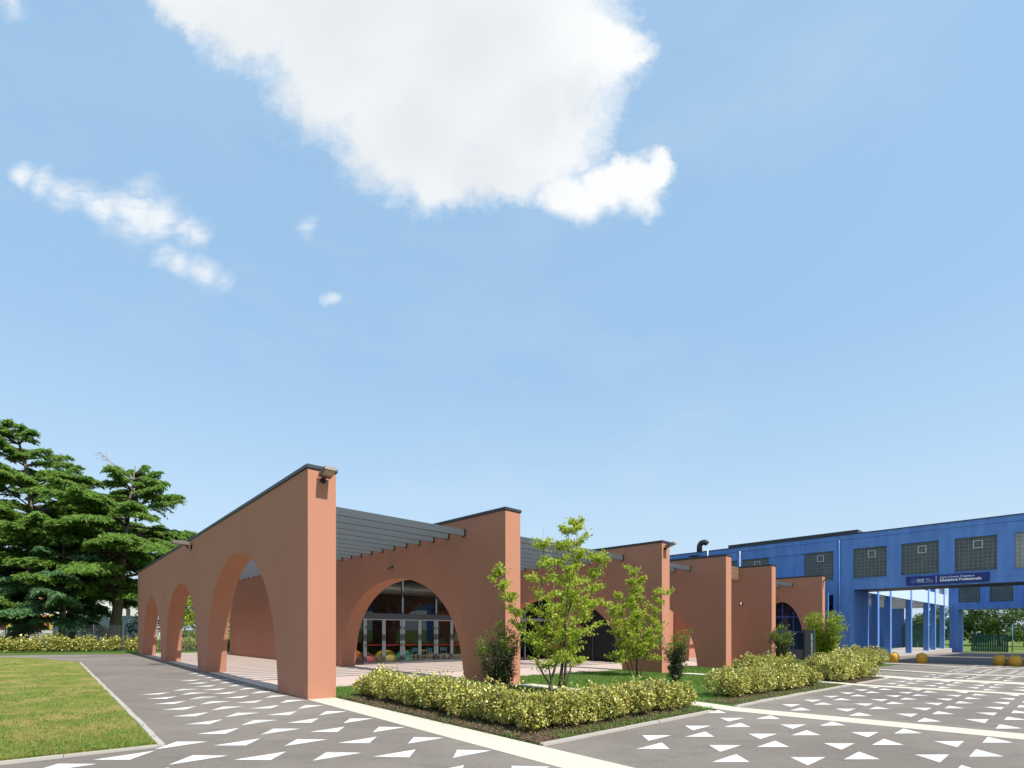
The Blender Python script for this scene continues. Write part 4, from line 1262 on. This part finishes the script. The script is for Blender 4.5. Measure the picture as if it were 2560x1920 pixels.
hedge('hedge', [(-3.6, 28.5), (-4.0, 35.0)], 1.2, 1.0, 'distant variegated hedge before the blue pillar', 9000, 0.13, 0.065, seed=10)
hedge('hedge', [(37.2, -14.0), (37.9, -2.3)], 1.0, 1.05, 'long variegated hedge along the fence under the cedars', 15000, 0.16, 0.085, seed=11)
hedge('hedge', [(38.0, -1.5), (38.4, 9.0)], 1.0, 1.05, 'variegated hedge seen through the far arches', 11000, 0.16, 0.085, seed=12)

def branch_path(p0, d0, L, n, wob, lift):
    pts = [np.array(p0, float)]; d = np.array(d0, float); d /= np.linalg.norm(d)
    for i in range(n):
        d = d + np.array([rnd.gauss(0, wob), rnd.gauss(0, wob), rnd.gauss(0, wob) + lift]); d /= np.linalg.norm(d)
        pts.append(pts[-1] + d * L / n)
    return pts
def young_maple(base, height, spread, stems, label, nleaf, ll, seed):
    st_ = rnd.getstate(); rnd.seed(seed)
    base = np.array(base)
    root = thing('young_tree', label, 'tree', tuple(base), 'slender young trees')
    tr = MB(); tw = MB(); anchors = []
    for k, (ang, lean, hf, r0) in enumerate(stems):
        d = np.array([math.cos(ang) * lean, math.sin(ang) * lean, 1.0])
        pts = branch_path(base + np.array([math.cos(ang), math.sin(ang), 0]) * 0.05 * k + np.array([0, 0, -0.05]), d, height * hf, 9, 0.045, 0.03)
        tr.tube(pts, list(np.linspace(r0, 0.005, len(pts))), 7)
        for i in range(2, len(pts)):
            f = i / (len(pts) - 1)
            for _ in range(3 if f < 0.9 else 4):
                a2 = rnd.uniform(0, 2 * math.pi)
                Lb = spread * rnd.uniform(0.35, 1.0) * (1.05 - 0.72 * f) + 0.12
                b = branch_path(pts[i], (math.cos(a2), math.sin(a2), rnd.uniform(0.3, 1.3)), Lb, 5, 0.12, -0.01)
                tw.tube(b, list(np.linspace(0.009, 0.003, len(b))), 4, False)
                for j in range(1, len(b)):
                    anchors.append((b[j], 0.055 + 0.05 * rnd.random()))
                    if rnd.random() < 0.7:
                        a3 = a2 + rnd.choice((-1, 1)) * rnd.uniform(0.5, 1.2)
                        s_ = branch_path(b[j], (math.cos(a3), math.sin(a3), rnd.uniform(-0.1, 0.6)), Lb * 0.4, 3, 0.15, 0.0)
                        tw.tube(s_, [0.004, 0.0035, 0.003, 0.002], 3, False)
                        anchors += [(q_, 0.05) for q_ in s_[1:]]
    for _ in range(5):
        p_ = branch_path(base + np.array([rnd.uniform(-0.5, 0.5) * spread, rnd.uniform(-0.5, 0.5) * spread, height * 0.85]), (rnd.uniform(-0.2, 0.2), 0, 1), 0.5, 3, 0.05, 0)
        tw.tube(p_, 0.003, 3, False)
    tr.build('trunk', 'bark_dark', root, True)
    stuff(tw.build('branches', 'bark_dark', root, True))
    A = np.array([a for a, _ in anchors]); R = np.array([r for _, r in anchors])
    idx = rng.integers(0, len(A), nleaf)
    C = A[idx] + rng.normal(size=(nleaf, 3)) * R[idx][:, None] * np.array([0.9, 0.9, 0.7])
    T = rng.normal(size=(nleaf, 3)); T[:, 2] -= 0.5
    stuff(quads_obj('foliage', leaves(C, ll, ll * 0.72, 0.5, T, 0.25), 'leaf_maple', root))
    rnd.setstate(st_)
    return root
mp1 = young_maple(P1(-3.18, 5.65), 4.85, 0.80, [(0.2, 0.15, 1.0, 0.05), (2.9, 0.46, 0.80, 0.028), (3.5, 0.16, 0.84, 0.025), (0.1, 0.26, 0.82, 0.026), (5.6, 0.16, 0.93, 0.03), (0.9, 0.20, 0.90, 0.024)],
                  'tallest young tree with loose bright green leaves behind the nearest hedge', 15500, 0.074, 21)
m_ = MB(); bp_ = np.array(P1(-3.18, 5.65)); m_.tube([bp_ + np.array([0.03, 0, 1.45]), bp_ + np.array([0.035, 0, 1.50])], 0.045, 8); m_.build('tie', 'tie', mp1, recalc=True)
m_ = MB(); m_.tube([bp_ + np.array([-0.28, 0.1, -0.05]), bp_ + np.array([0.42, 0.05, 2.55])], 0.035, 8); m_.build('stake', 'wood', mp1, recalc=True)
young_maple(P1(-0.41, 13.5), 4.35, 0.86, [(0.4, 0.08, 1.0, 0.045), (2.8, 0.30, 0.78, 0.025), (0.0, 0.28, 0.84, 0.025), (4.5, 0.18, 0.9, 0.025), (1.5, 0.2, 0.85, 0.02), (3.3, 0.35, 0.7, 0.02)],
            'shorter young tree with bright green leaves before the third fin wall', 13500, 0.082, 33)
def shrub(base, height, width, label, mat, n, ll, seed, shoots=True, group='upright shrubs in the beds', waist=0.6):
    st_ = rnd.getstate(); rnd.seed(seed)
    base = np.array(base)
    root = thing('shrub', label, 'shrub', tuple(base), group)
    sm = MB(); A = []; B_ = []
    for k in range(13):
        ang = rnd.uniform(0, 2 * math.pi); ln = rnd.uniform(0.05, 0.42)
        L = height * rnd.uniform(0.6, 1.02)
        p = branch_path(base + np.array([math.cos(ang) * 0.08, math.sin(ang) * 0.08, -0.05]), (math.cos(ang) * ln * width / height * 1.3, math.sin(ang) * ln * width / height * 1.3, 1), L, 7, 0.06, 0.02)
        sm.tube(p, list(np.linspace(0.014, 0.004, len(p))), 5, False)
        for i in range(1, len(p)):
            (B_ if (shoots and i >= len(p) - 2) else A).append(p[i])
            for _ in range(3):
                a2 = rnd.uniform(0, 2 * math.pi)
                q_ = p[i] + np.array([math.cos(a2), math.sin(a2), rnd.uniform(0.2, 1)]) * width * rnd.uniform(0.05, 0.24)
                sm.tube([p[i], q_], 0.003, 3, False)
                (B_ if (shoots and i >= len(p) - 2 and rnd.random() < 0.85) else A).append(q_)
    stuff(sm.build('stems', 'stem', root))
    for nm, pts, mt, nn in (('foliage', A, mat, n), ('fresh_shoots', B_, 'leaf_shoot', int(n * 0.3))):
        if not pts:
            continue
        pts = np.array(pts); idx = rng.integers(0, len(pts), nn)
        C = pts[idx] + rng.normal(size=(nn, 3)) * 0.055 * width
        C = C[C[:, 2] > base[2] + 0.05]
        T = rng.normal(size=(len(C), 3)); T[:, 2] += 0.4
        stuff(quads_obj(nm, leaves(C, ll, ll * 0.42, 0.5, T), mt, root))
    rnd.setstate(st_)
shrub(P1(-1.6, 4.95), 1.95, 1.15, 'dark evergreen shrub with bright tips before the second fin wall', 'leaf_dark', 6500, 0.07, 41)
shrub(P1(-2.85, 12.4), 1.9, 0.75, 'slender dark shrub in the lawn before the third fin wall', 'leaf_dark', 4200, 0.075, 42)
shrub(P1(-1.97, 24.9), 2.35, 1.3, 'green shrub between the hedges before the narrow arch', 'leaf_dark', 4200, 0.095, 43)
shrub(P1(-0.9, 35.4), 3.4, 2.2, 'bright yellow green bush right of the dark totem', 'leaf_bright', 11000, 0.14, 44, False)

# ---- cedars
def cedar(base, top, height, label, mat, rmax, seed, lean_pts=None, n_wh=26, zlow=0.22, trunk_r=0.45, dens=1.0, tipw=0.085):
    st_ = rnd.getstate(); rnd.seed(seed)
    base = np.array(base, float); top = np.array(top, float)
    root = thing('cedar_tree', label, 'tree', tuple(base), 'cedars behind the left hedge')
    ctrl = [base - np.array([0, 0, 0.1])] + [np.array(p, float) for p in (lean_pts or [])] + [top]
    cz = [c[2] for c in ctrl]
    def axis(z):
        return np.array([np.interp(z, cz, [c[0] for c in ctrl]), np.interp(z, cz, [c[1] for c in ctrl]), z])
    zz = np.linspace(base[2] - 0.1, top[2], 14)
    tr = MB(); tr.tube([axis(z) for z in zz], [trunk_r * (1 - 0.93 * ((z - zz[0]) / (zz[-1] - zz[0])) ** 0.8) * (1.35 if i == 0 else 1) for i, z in enumerate(zz)], 10)
    tr.build('trunk', 'bark_grey', root, True)
    lb = MB(); Cs = []; Ts = []
    for w in range(n_wh):
        f = zlow + (1 - zlow) * (w + rnd.uniform(-0.35, 0.35)) / n_wh
        f = min(0.985, max(zlow, f))
        z = base[2] + f * height
        g = (f - zlow) / (1 - zlow)
        R = rmax * (1 - g ** 2.0) * (0.8 + 0.2 * min(1, g / 0.12)) + 0.9
        for k in range(rnd.choice((4, 5, 5, 6))):
            ang = rnd.uniform(0, 2 * math.pi)
            L = R * (rnd.uniform(0.45, 1.0) if rnd.random() < 0.8 else rnd.uniform(1.0, 1.22))
            d = np.array([math.cos(ang), math.sin(ang), rnd.uniform(-0.05, 0.35) + 0.4 * g])
            p = branch_path(axis(z), d, L, 7, 0.06, -0.06)
            lb.tube(p, list(np.linspace(0.05 + 0.010 * L, 0.012, len(p))), 5, False)
            side = np.array([-math.sin(ang), math.cos(ang), 0]); fw = np.array([math.cos(ang), math.sin(ang), 0])
            pa = np.array(p)
            nb_ = int((6 + 4.8 * L) * dens)
            for j_ in range(nb_):
                t_ = rnd.uniform(0.22, 1.0) ** 0.7; sgn = rnd.choice((-1, 1))
                i0 = min(6, int(t_ * 7)); o = pa[i0] + (pa[i0 + 1] - pa[i0]) * (t_ * 7 - i0)
                bl_ = (0.35 * L * (1.12 - t_) + 0.35) * rnd.uniform(0.6, 1.15)
                an = rnd.uniform(0.5, 1.15) if t_ < 0.93 else rnd.uniform(0.0, 0.6)
                bd = fw * math.cos(an) + side * sgn * math.sin(an)
                n = max(5, int(bl_ * 24))
                tt = np.linspace(0.05, 1, n)
                c = o + bd * (tt * bl_)[:, None]
                c[:, 2] += 0.10 * bl_ * tt - (0.16 + 0.14 * rnd.random()) * bl_ * tt ** 2 * 1.6
                c += rng.normal(size=(n, 3)) * np.array([0.06, 0.06, 0.07])
                cross = np.array([-bd[1], bd[0], 0]) * rng.choice([-1.0, 1.0], n)[:, None]
                tv = bd * rng.uniform(0.5, 1.0, n)[:, None] + cross * rng.uniform(0.2, 0.9, n)[:, None] + rng.normal(size=(n, 3)) * 0.15
                tv[:, 2] -= 0.15 + 0.55 * tt
                Cs.append(c + cross * 0.07); Ts.append(tv)
                Cs.append(c + np.array([0, 0, 0.03])); tv2 = tv.copy(); tv2[:, 2] += 0.45; Ts.append(tv2)
    C = np.concatenate(Cs); T = np.concatenate(Ts)
    stuff(lb.build('limbs', 'bark_dark', root, True))
    stuff(quads_obj('needles', leaves(C, 0.36, tipw, 0.8, T, 0.0), mat, root))
    rnd.setstate(st_)
    return root
def at(px, Y, z):
    return ((px - 1280) / 1290.0 * Y, Y, z)
def gat(px, Y):
    x = (px - 1280) / 1290.0 * Y
    return (x, Y, gxy(x, Y))
cedar(gat(44, 45), at(30, 46, 20.6), 20.2, 'tallest cedar at the left edge with a leaning trunk', 'needle_green', 7.4, 51, [at(76, 45, 4.4), at(80, 45.5, 9.0), at(76, 45.5, 14.6)], 24, 0.17, 0.55, 1.35)
cedar(gat(155, 42.5), at(160, 42.5, 9.5), 9.4, 'smaller blue green cedar with drooping fans in the middle', 'needle_blue', 4.2, 52, None, 10, 0.24, 0.34, 1.5)
cedar(gat(279, 46), at(338, 46.5, 16.5), 16.3, 'right cedar with a bare reddish dead twig at its top', 'needle_green', 7.4, 53, [at(298, 46, 4.6), at(309, 46, 9.2)], 21, 0.29, 0.55, 1.4)
cedar(gat(305, 52), at(250, 53, 14.5), 14.5, 'dark cedar standing behind the right cedar', 'needle_green', 7.0, 54, None, 15, 0.34, 0.42, 1.1)
cedar(gat(180, 54), at(175, 54, 17.0), 16.8, 'dark cedar standing behind the tallest cedar', 'needle_green', 7.5, 55, None, 18, 0.32, 0.45, 1.1)
cedar(gat(-70, 43), at(-60, 43, 12.5), 12.5, 'cedar whose branches reach in at the left edge', 'needle_blue', 4.6, 56, None, 12, 0.18, 0.42)
dt = MB(); c0 = np.array(at(330, 46.4, 15.6))
p_ = branch_path(c0, (-0.75, 0, 0.42), 3.6, 9, 0.05, 0.02); dt.tube(p_, list(np.linspace(0.06, 0.01, len(p_))), 5, False)
for i in range(2, 10):
    for _ in range(5):
        s_ = branch_path(p_[i], (rnd.uniform(-1, 0.2), rnd.uniform(-0.6, 0.6), rnd.uniform(-0.5, 0.8)), rnd.uniform(0.3, 0.8), 3, 0.2, 0); dt.tube(s_, 0.010, 3, False)
dtree = [o for o in bpy.data.objects if o.get('label', '').startswith('right cedar')][0]
dt.build('dead_twig', 'dead_twig', dtree)

# ---- broad-leaved trees
def broad_tree(base, height, rad, label, n, ll, seed, mat='leaf_tree', group='distant broad-leaved trees', trunk_r=0.25, low=0.25):
    st_ = rnd.getstate(); rnd.seed(seed)
    base = np.array(base, float)
    root = thing('broadleaf_tree', label, 'tree', tuple(base), group)
    tr = MB()
    tp_ = branch_path(base - np.array([0, 0, 0.1]), (0, 0, 1), height * 0.8, 7, 0.05, 0)
    tr.tube(tp_, list(np.linspace(trunk_r, trunk_r * 0.25, 8)), 8)
    clumps = []
    for i in range(46):
        f = rnd.uniform(low, 0.98)
        prof = math.sin(math.pi * min(1, (f - low) / (1 - low) * 0.86 + 0.14)) ** 0.6
        ang = rnd.uniform(0, 2 * math.pi); rr = rad * prof * math.sqrt(rnd.random())
        c = base + np.array([math.cos(ang) * rr, math.sin(ang) * rr, f * height])
        clumps.append((c, rad * rnd.uniform(0.16, 0.34)))
        q0 = tp_[min(7, max(1, int(f * 7)))]
        if i % 2 == 0:
            tr.tube([q0, (q0 + c) / 2 + np.array([0, 0, 0.1]), c], [trunk_r * 0.28, trunk_r * 0.16, 0.02], 5, False)
    tr.build('trunk', 'bark_dark', root, True)
    per = n // len(clumps); Cs = []; Ts = []
    for c, r in clumps:
        d = unit(rng.normal(size=(per, 3))); q_ = c + d * (r * rng.uniform(0.45, 1.1, per) ** 0.6)[:, None] * np.array([1, 1, 0.8])
        Cs.append(q_); t = d + rng.normal(size=(per, 3)) * 0.7; t[:, 2] -= 0.2; Ts.append(t)
    stuff(quads_obj('crown', leaves(np.concatenate(Cs), ll, ll * 0.7, 0.5, np.concatenate(Ts)), mat, root))
    rnd.setstate(st_)
for k, (pxx, Y, hh, rr, lb) in enumerate([(2440, 112, 7.2, 4.5, 'rounded distant tree left of the view through both passages'), (2500, 108, 11.5, 5.5, 'tallest distant tree in the view through both passages'), (2562, 102, 10.5, 5.0, 'distant tree at the right edge of the view through the passages'), (2350, 118, 8.5, 4.5, 'distant tree behind the last courtyard columns'), (2300, 122, 6.5, 4.0, 'low distant tree behind the colonnade')]):
    broad_tree(gat(pxx, Y), hh, rr, lb, 6500, 0.36, 70 + k, low=0.12)
for k, (pxx, Y, hh, rr, lb, mt) in enumerate([(500, 50, 7.5, 3.4, 'bright green tree seen through the middle arch', 'leaf_maple'), (450, 58, 9.0, 4.0, 'dark tree seen through the far arches', 'leaf_tree'), (560, 60, 9.0, 4.0, 'dark tree behind the pavilion', 'leaf_tree')]):
    broad_tree(gat(pxx, Y), hh, rr, lb, 6000, 0.22, 80 + k, mt, 'trees behind the pavilion', 0.3, 0.1)

# =================================================================== LEFT BACKGROUND
def fence(px0, px1, Y0, Y1, h, label, mat='wire', bays=6, hs=14, vs_=16, group=None):
    p0 = np.array(gat(px0, Y0)); p1 = np.array(gat(px1, Y1))
    root = thing('mesh_fence', label, 'fence', tuple(p0), group)
    for k in range(bays + 1):
        q_ = p0 + (p1 - p0) * k / bays
        m_ = MB(); m_.tube([q_ - np.array([0, 0, 0.1]), q_ + np.array([0, 0, h + 0.08])], 0.035, 6); m_.build('post', mat, root, recalc=True)
    for k in range(bays):
        a_ = p0 + (p1 - p0) * k / bays; b_ = p0 + (p1 - p0) * (k + 1) / bays
        m_ = MB()
        for i in range(hs + 1):
            z = np.array([0, 0, 0.08 + (h - 0.08) * i / hs]); m_.tube([a_ + z, b_ + z], 0.011, 3, False)
        for i in range(1, vs_):
            q_ = a_ + (b_ - a_) * i / vs_; m_.tube([q_ + np.array([0, 0, 0.08]), q_ + np.array([0, 0, h])], 0.008, 3, False)
        m_.build('mesh_panel', mat, root)
fence(-60, 308, 40.6, 40.6, 2.05, 'wire mesh fence behind the long hedge under the cedars', bays=5)
fence(386, 560, 42, 44, 2.05, 'wire mesh fence seen through the far arches', bays=3)

# school with coloured window panels
sc_ = thing('school_building', 'pale school building with red, yellow and orange panels behind the cedars', 'building', gat(60, 66))
def fbox(root, name, mat, px0, px1, Y, z0, z1, dep=0.3, dy=0.0):
    x0 = (px0 - 1280) / 1290.0 * Y; x1 = (px1 - 1280) / 1290.0 * Y
    m_ = MB(); m_.hexa([(x0, Y + dy, z0), (x1, Y + dy, z0), (x1, Y + dy + dep, z0), (x0, Y + dy + dep, z0), (x0, Y + dy, z1), (x1, Y + dy, z1), (x1, Y + dy + dep, z1), (x0, Y + dy + dep, z1)])
    return m_.build(name, mat, root, recalc=True)
YS = 66.0
fbox(sc_, 'wall', 'school_white', -260, 135, YS, -0.2, 6.4, 9.0)
fbox(sc_, 'roof_band', 'school_white', -270, 140, YS, 6.4, 7.2, 9.2, -0.15)
fbox(sc_, 'plinth', 'grey_base', -260, 136, YS, -0.2, 1.35, 0.3, -0.12)
cols = ['panel_red', 'panel_dark', 'panel_yellow', 'panel_cyan', 'panel_teal', 'school_white', 'panel_red', 'panel_dark', 'panel_orange', 'panel_dark', 'panel_yellow']
xs_ = [-8, 6, 14, 27, 32, 42, 88, 99, 107, 118, 124, 133]
for k in range(11):
    fbox(sc_, 'window_panel', cols[k], xs_[k] + 0.5, xs_[k + 1] - 0.5, YS, 1.75, 3.6, 0.1, -0.08)
    fbox(sc_, 'upper_window', ['panel_dark', 'panel_teal', 'panel_dark', 'panel_orange'][k % 4], xs_[k] + 1, xs_[k + 1] - 1, YS, 4.6, 5.8, 0.1, -0.07)
# mural wall
mw = thing('mural_wall', 'pale blue playground wall painted with a loose colourful mural', 'wall', gat(220, 62))
YM = 62.0
fbox(mw, 'wall', 'mural_ground', 131, 345, YM, -0.2, 3.4, 0.3)
rnd.seed(99)
pm = ['panel_purple', 'panel_red', 'panel_teal', 'panel_green', 'panel_dark', 'panel_pink', 'panel_yellow', 'panel_cyan', 'panel_dark', 'roof_red']
for k in range(110):
    px_ = rnd.uniform(184, 262); z = 0.15 + 1.55 * rnd.random() * (0.6 + 0.4 * math.sin((px_ - 184) / 78 * 3.0)); w = rnd.uniform(1.2, 4.0)
    fbox(mw, 'painted_patch', pm[k % len(pm)], px_, px_ + w, YM, z, z + rnd.uniform(0.08, 0.32), 0.01, -0.012 - 0.0004 * k)
def stroke(cx_, cz, rx, rz, mat, off, t0=0, t1=6.28, r=0.045):
    Y = YM - 0.02 - off
    m_ = MB(); m_.tube([((cx_ - 1280) / 1290 * YM + rx * math.cos(t), Y, cz + rz * math.sin(t)) for t in np.linspace(t0, t1, 20)], r, 4, False); m_.build('painted_line', mat, mw)
for k in range(4):
    stroke(172, 1.35, 0.75 - 0.16 * k, 1.25 - 0.28 * k, ['panel_dark', 'panel_pink', 'panel_yellow', 'panel_pink'][k], 0.01 * k, -1.6, 1.7, 0.09)
for k in range(4):
    fbox(mw, 'painted_patch', ['panel_green', 'panel_orange', 'panel_yellow', 'panel_cyan'][k], 132, 146 - 2 * k, YM, 0.5 + 0.42 * k, 0.72 + 0.42 * k, 0.01, -0.05)
for k in range(16):
    stroke(332 + rnd.uniform(-9, 9), 1.75 + rnd.uniform(-0.6, 0.9), rnd.uniform(0.15, 0.6), rnd.uniform(0.15, 0.55), 'panel_dark', 0.002 * k, 0, rnd.uniform(3, 6.2), 0.018)
stroke(332, 1.6, 0.9, 1.35, 'panel_dark', 0.03, 3.0, 6.4, 0.02)
# hall with red roof far behind
fh = thing('far_house', 'pale house with a red tiled roof glimpsed between the cedars', 'building', gat(240, 80))
fbox(fh, 'wall', 'school_white', 110, 360, 80, -0.3, 6.5, 8)
fbox(fh, 'window', 'panel_dark', 250, 262, 80, 3.8, 5.2, 0.1, -0.05); fbox(fh, 'window', 'panel_dark', 316, 326, 80, 2.2, 5.0, 0.1, -0.05)
x0 = (105 - 1280) / 1290 * 80; x1 = (365 - 1280) / 1290 * 80
m_ = MB(); m_.prism([(x0, 79.4, 6.5), (x0, 88.6, 6.5), (x0, 84, 8.6)], (x1 - x0, 0, 0)); m_.build('roof', 'roof_red', fh, recalc=True)
# goal-like frame and board in the playground
pf = thing('play_frame', 'white and black play frame standing before the school', 'play equipment', gat(82, 52))
x0, Yp, zp = gat(70, 52); x1 = gat(93, 52)[0]
m_ = MB()
m_.tube([(x0 - 0.25, Yp - 0.6, zp), (x0, Yp, zp + 1.9)], 0.05, 6); m_.tube([(x1, Yp, zp), (x1, Yp, zp + 2.0)], 0.05, 6); m_.tube([(x0, Yp, zp + 1.9), (x1, Yp, zp + 2.0)], 0.05, 6)
m_.build('frame', 'panel_dark', pf, recalc=True)
m_ = MB(); m_.cuboid(((x0 + x1) / 2, Yp, zp + 1.6), (1, 0, 0), (0, 1, 0), (0, 0, 1), 0.25, 0.03, 0.22); m_.build('board', 'seat_blue', pf, recalc=True)
sl = thing('slide', 'dark curved slide edge at the far left', 'play equipment', gat(4, 50))
x0, Yp, zp = gat(0, 50)
m_ = MB(); m_.tube([(x0 - 0.6, Yp, zp + 2.2), (x0 - 0.1, Yp, zp + 1.0), (x0 + 0.6, Yp, zp + 0.3), (x0 + 1.6, Yp, zp + 0.1)], 0.09, 8); m_.build('rail', 'wood', sl, True, True)
m_ = MB(); m_.tube([(x0 - 0.6, Yp, zp), (x0 - 0.6, Yp, zp + 2.25)], 0.06, 8); m_.build('post', 'dark_metal', sl, True, True)

# =================================================================== RIGHT BACKGROUND
def rp(a, b): return P1(a, b)
gs = thing('green_enclosure', 'green slatted enclosure beyond the second passage', 'enclosure', P1(-3, 101))
for k in range(16):
    m_ = MB(); m_.box(P1, -1.2 - 0.26 * k - 0.22, -1.2 - 0.26 * k, 101, 101.06, -1.75, 1.0); m_.build('slat', 'green_metal', gs, recalc=True)
m_ = MB(); m_.box(P1, -5.4, -1.1, 101.07, 101.14, 0.8, 0.95); m_.box(P1, -5.4, -1.1, 101.07, 101.14, -1.4, -1.25); m_.build('rail', 'teal_metal', gs, recalc=True)
fe = thing('low_fence', 'thin low rail fence along the distant lawn', 'fence', P1(-8, 103))
for k in range(8):
    m_ = MB(); m_.tube([P1(-5.6 - 1.6 * k, 103, -1.8), P1(-5.6 - 1.6 * k, 103, -0.3)], 0.05, 6); m_.build('post', 'dark_metal', fe, recalc=True)
m_ = MB()
for z in (-1.2, -0.4):
    m_.tube([P1(-5.6, 103, z), P1(-17, 103, z)], 0.03, 5)
m_.build('rail', 'dark_metal', fe, recalc=True)
for k, (a, h_, lb) in enumerate(((-1.7, 3.0, 'teal post behind the green enclosure'), (-5.7, 4.2, 'teal post right of the green enclosure'), (-13.5, 5.8, 'tallest teal pole at the right of the distant lawn'))):
    po = thing('pole', lb, 'pole', P1(a, 102), 'teal poles on the distant lawn')
    m_ = MB(); m_.tube([P1(a, 102, -1.8), P1(a, 102, -1.7 + h_)], 0.07, 8); m_.build('shaft', 'teal_metal', po, True, True)
    m_ = MB(); m_.tube([P1(a, 102, -1.7 + h_), P1(a - 0.5, 102, -1.65 + h_)], 0.06, 6); m_.build('lamp_arm', 'white_trim', po, True, True)
m_ = MB(); m_.sheet(P1, -60, 20, 97.9, 180, 0.0, 12.0)
struct(m_.build('meadow', 'meadow'))
dg_ = thing('dark_gate', 'dark green mesh gate at the end of the colonnade', 'gate', P1(2.6, 91))
for k in range(5):
    m_ = MB(); m_.box(P1, 0.8 + 0.95 * k, 1.7 + 0.95 * k, 91.0, 91.05, -0.9, 2.4); m_.build('gate_panel', 'green_metal', dg_, recalc=True)

dr = thing('drain_channel', 'short dark drain slot in the asphalt beside the far arches', 'drain', P1(17.7, -0.72))
m_ = MB(); m_.gbox(P1, 17.66, 17.80, -0.98, -0.46, -0.02, 0.006); m_.build('frame', 'dark_metal', dr, recalc=True)
for k in range(6):
    m_ = MB(); m_.gbox(P1, 17.68, 17.78, -0.95 + 0.08 * k, -0.90 + 0.08 * k, 0.006, 0.010); m_.build('grate_bar', 'black', dr, recalc=True)
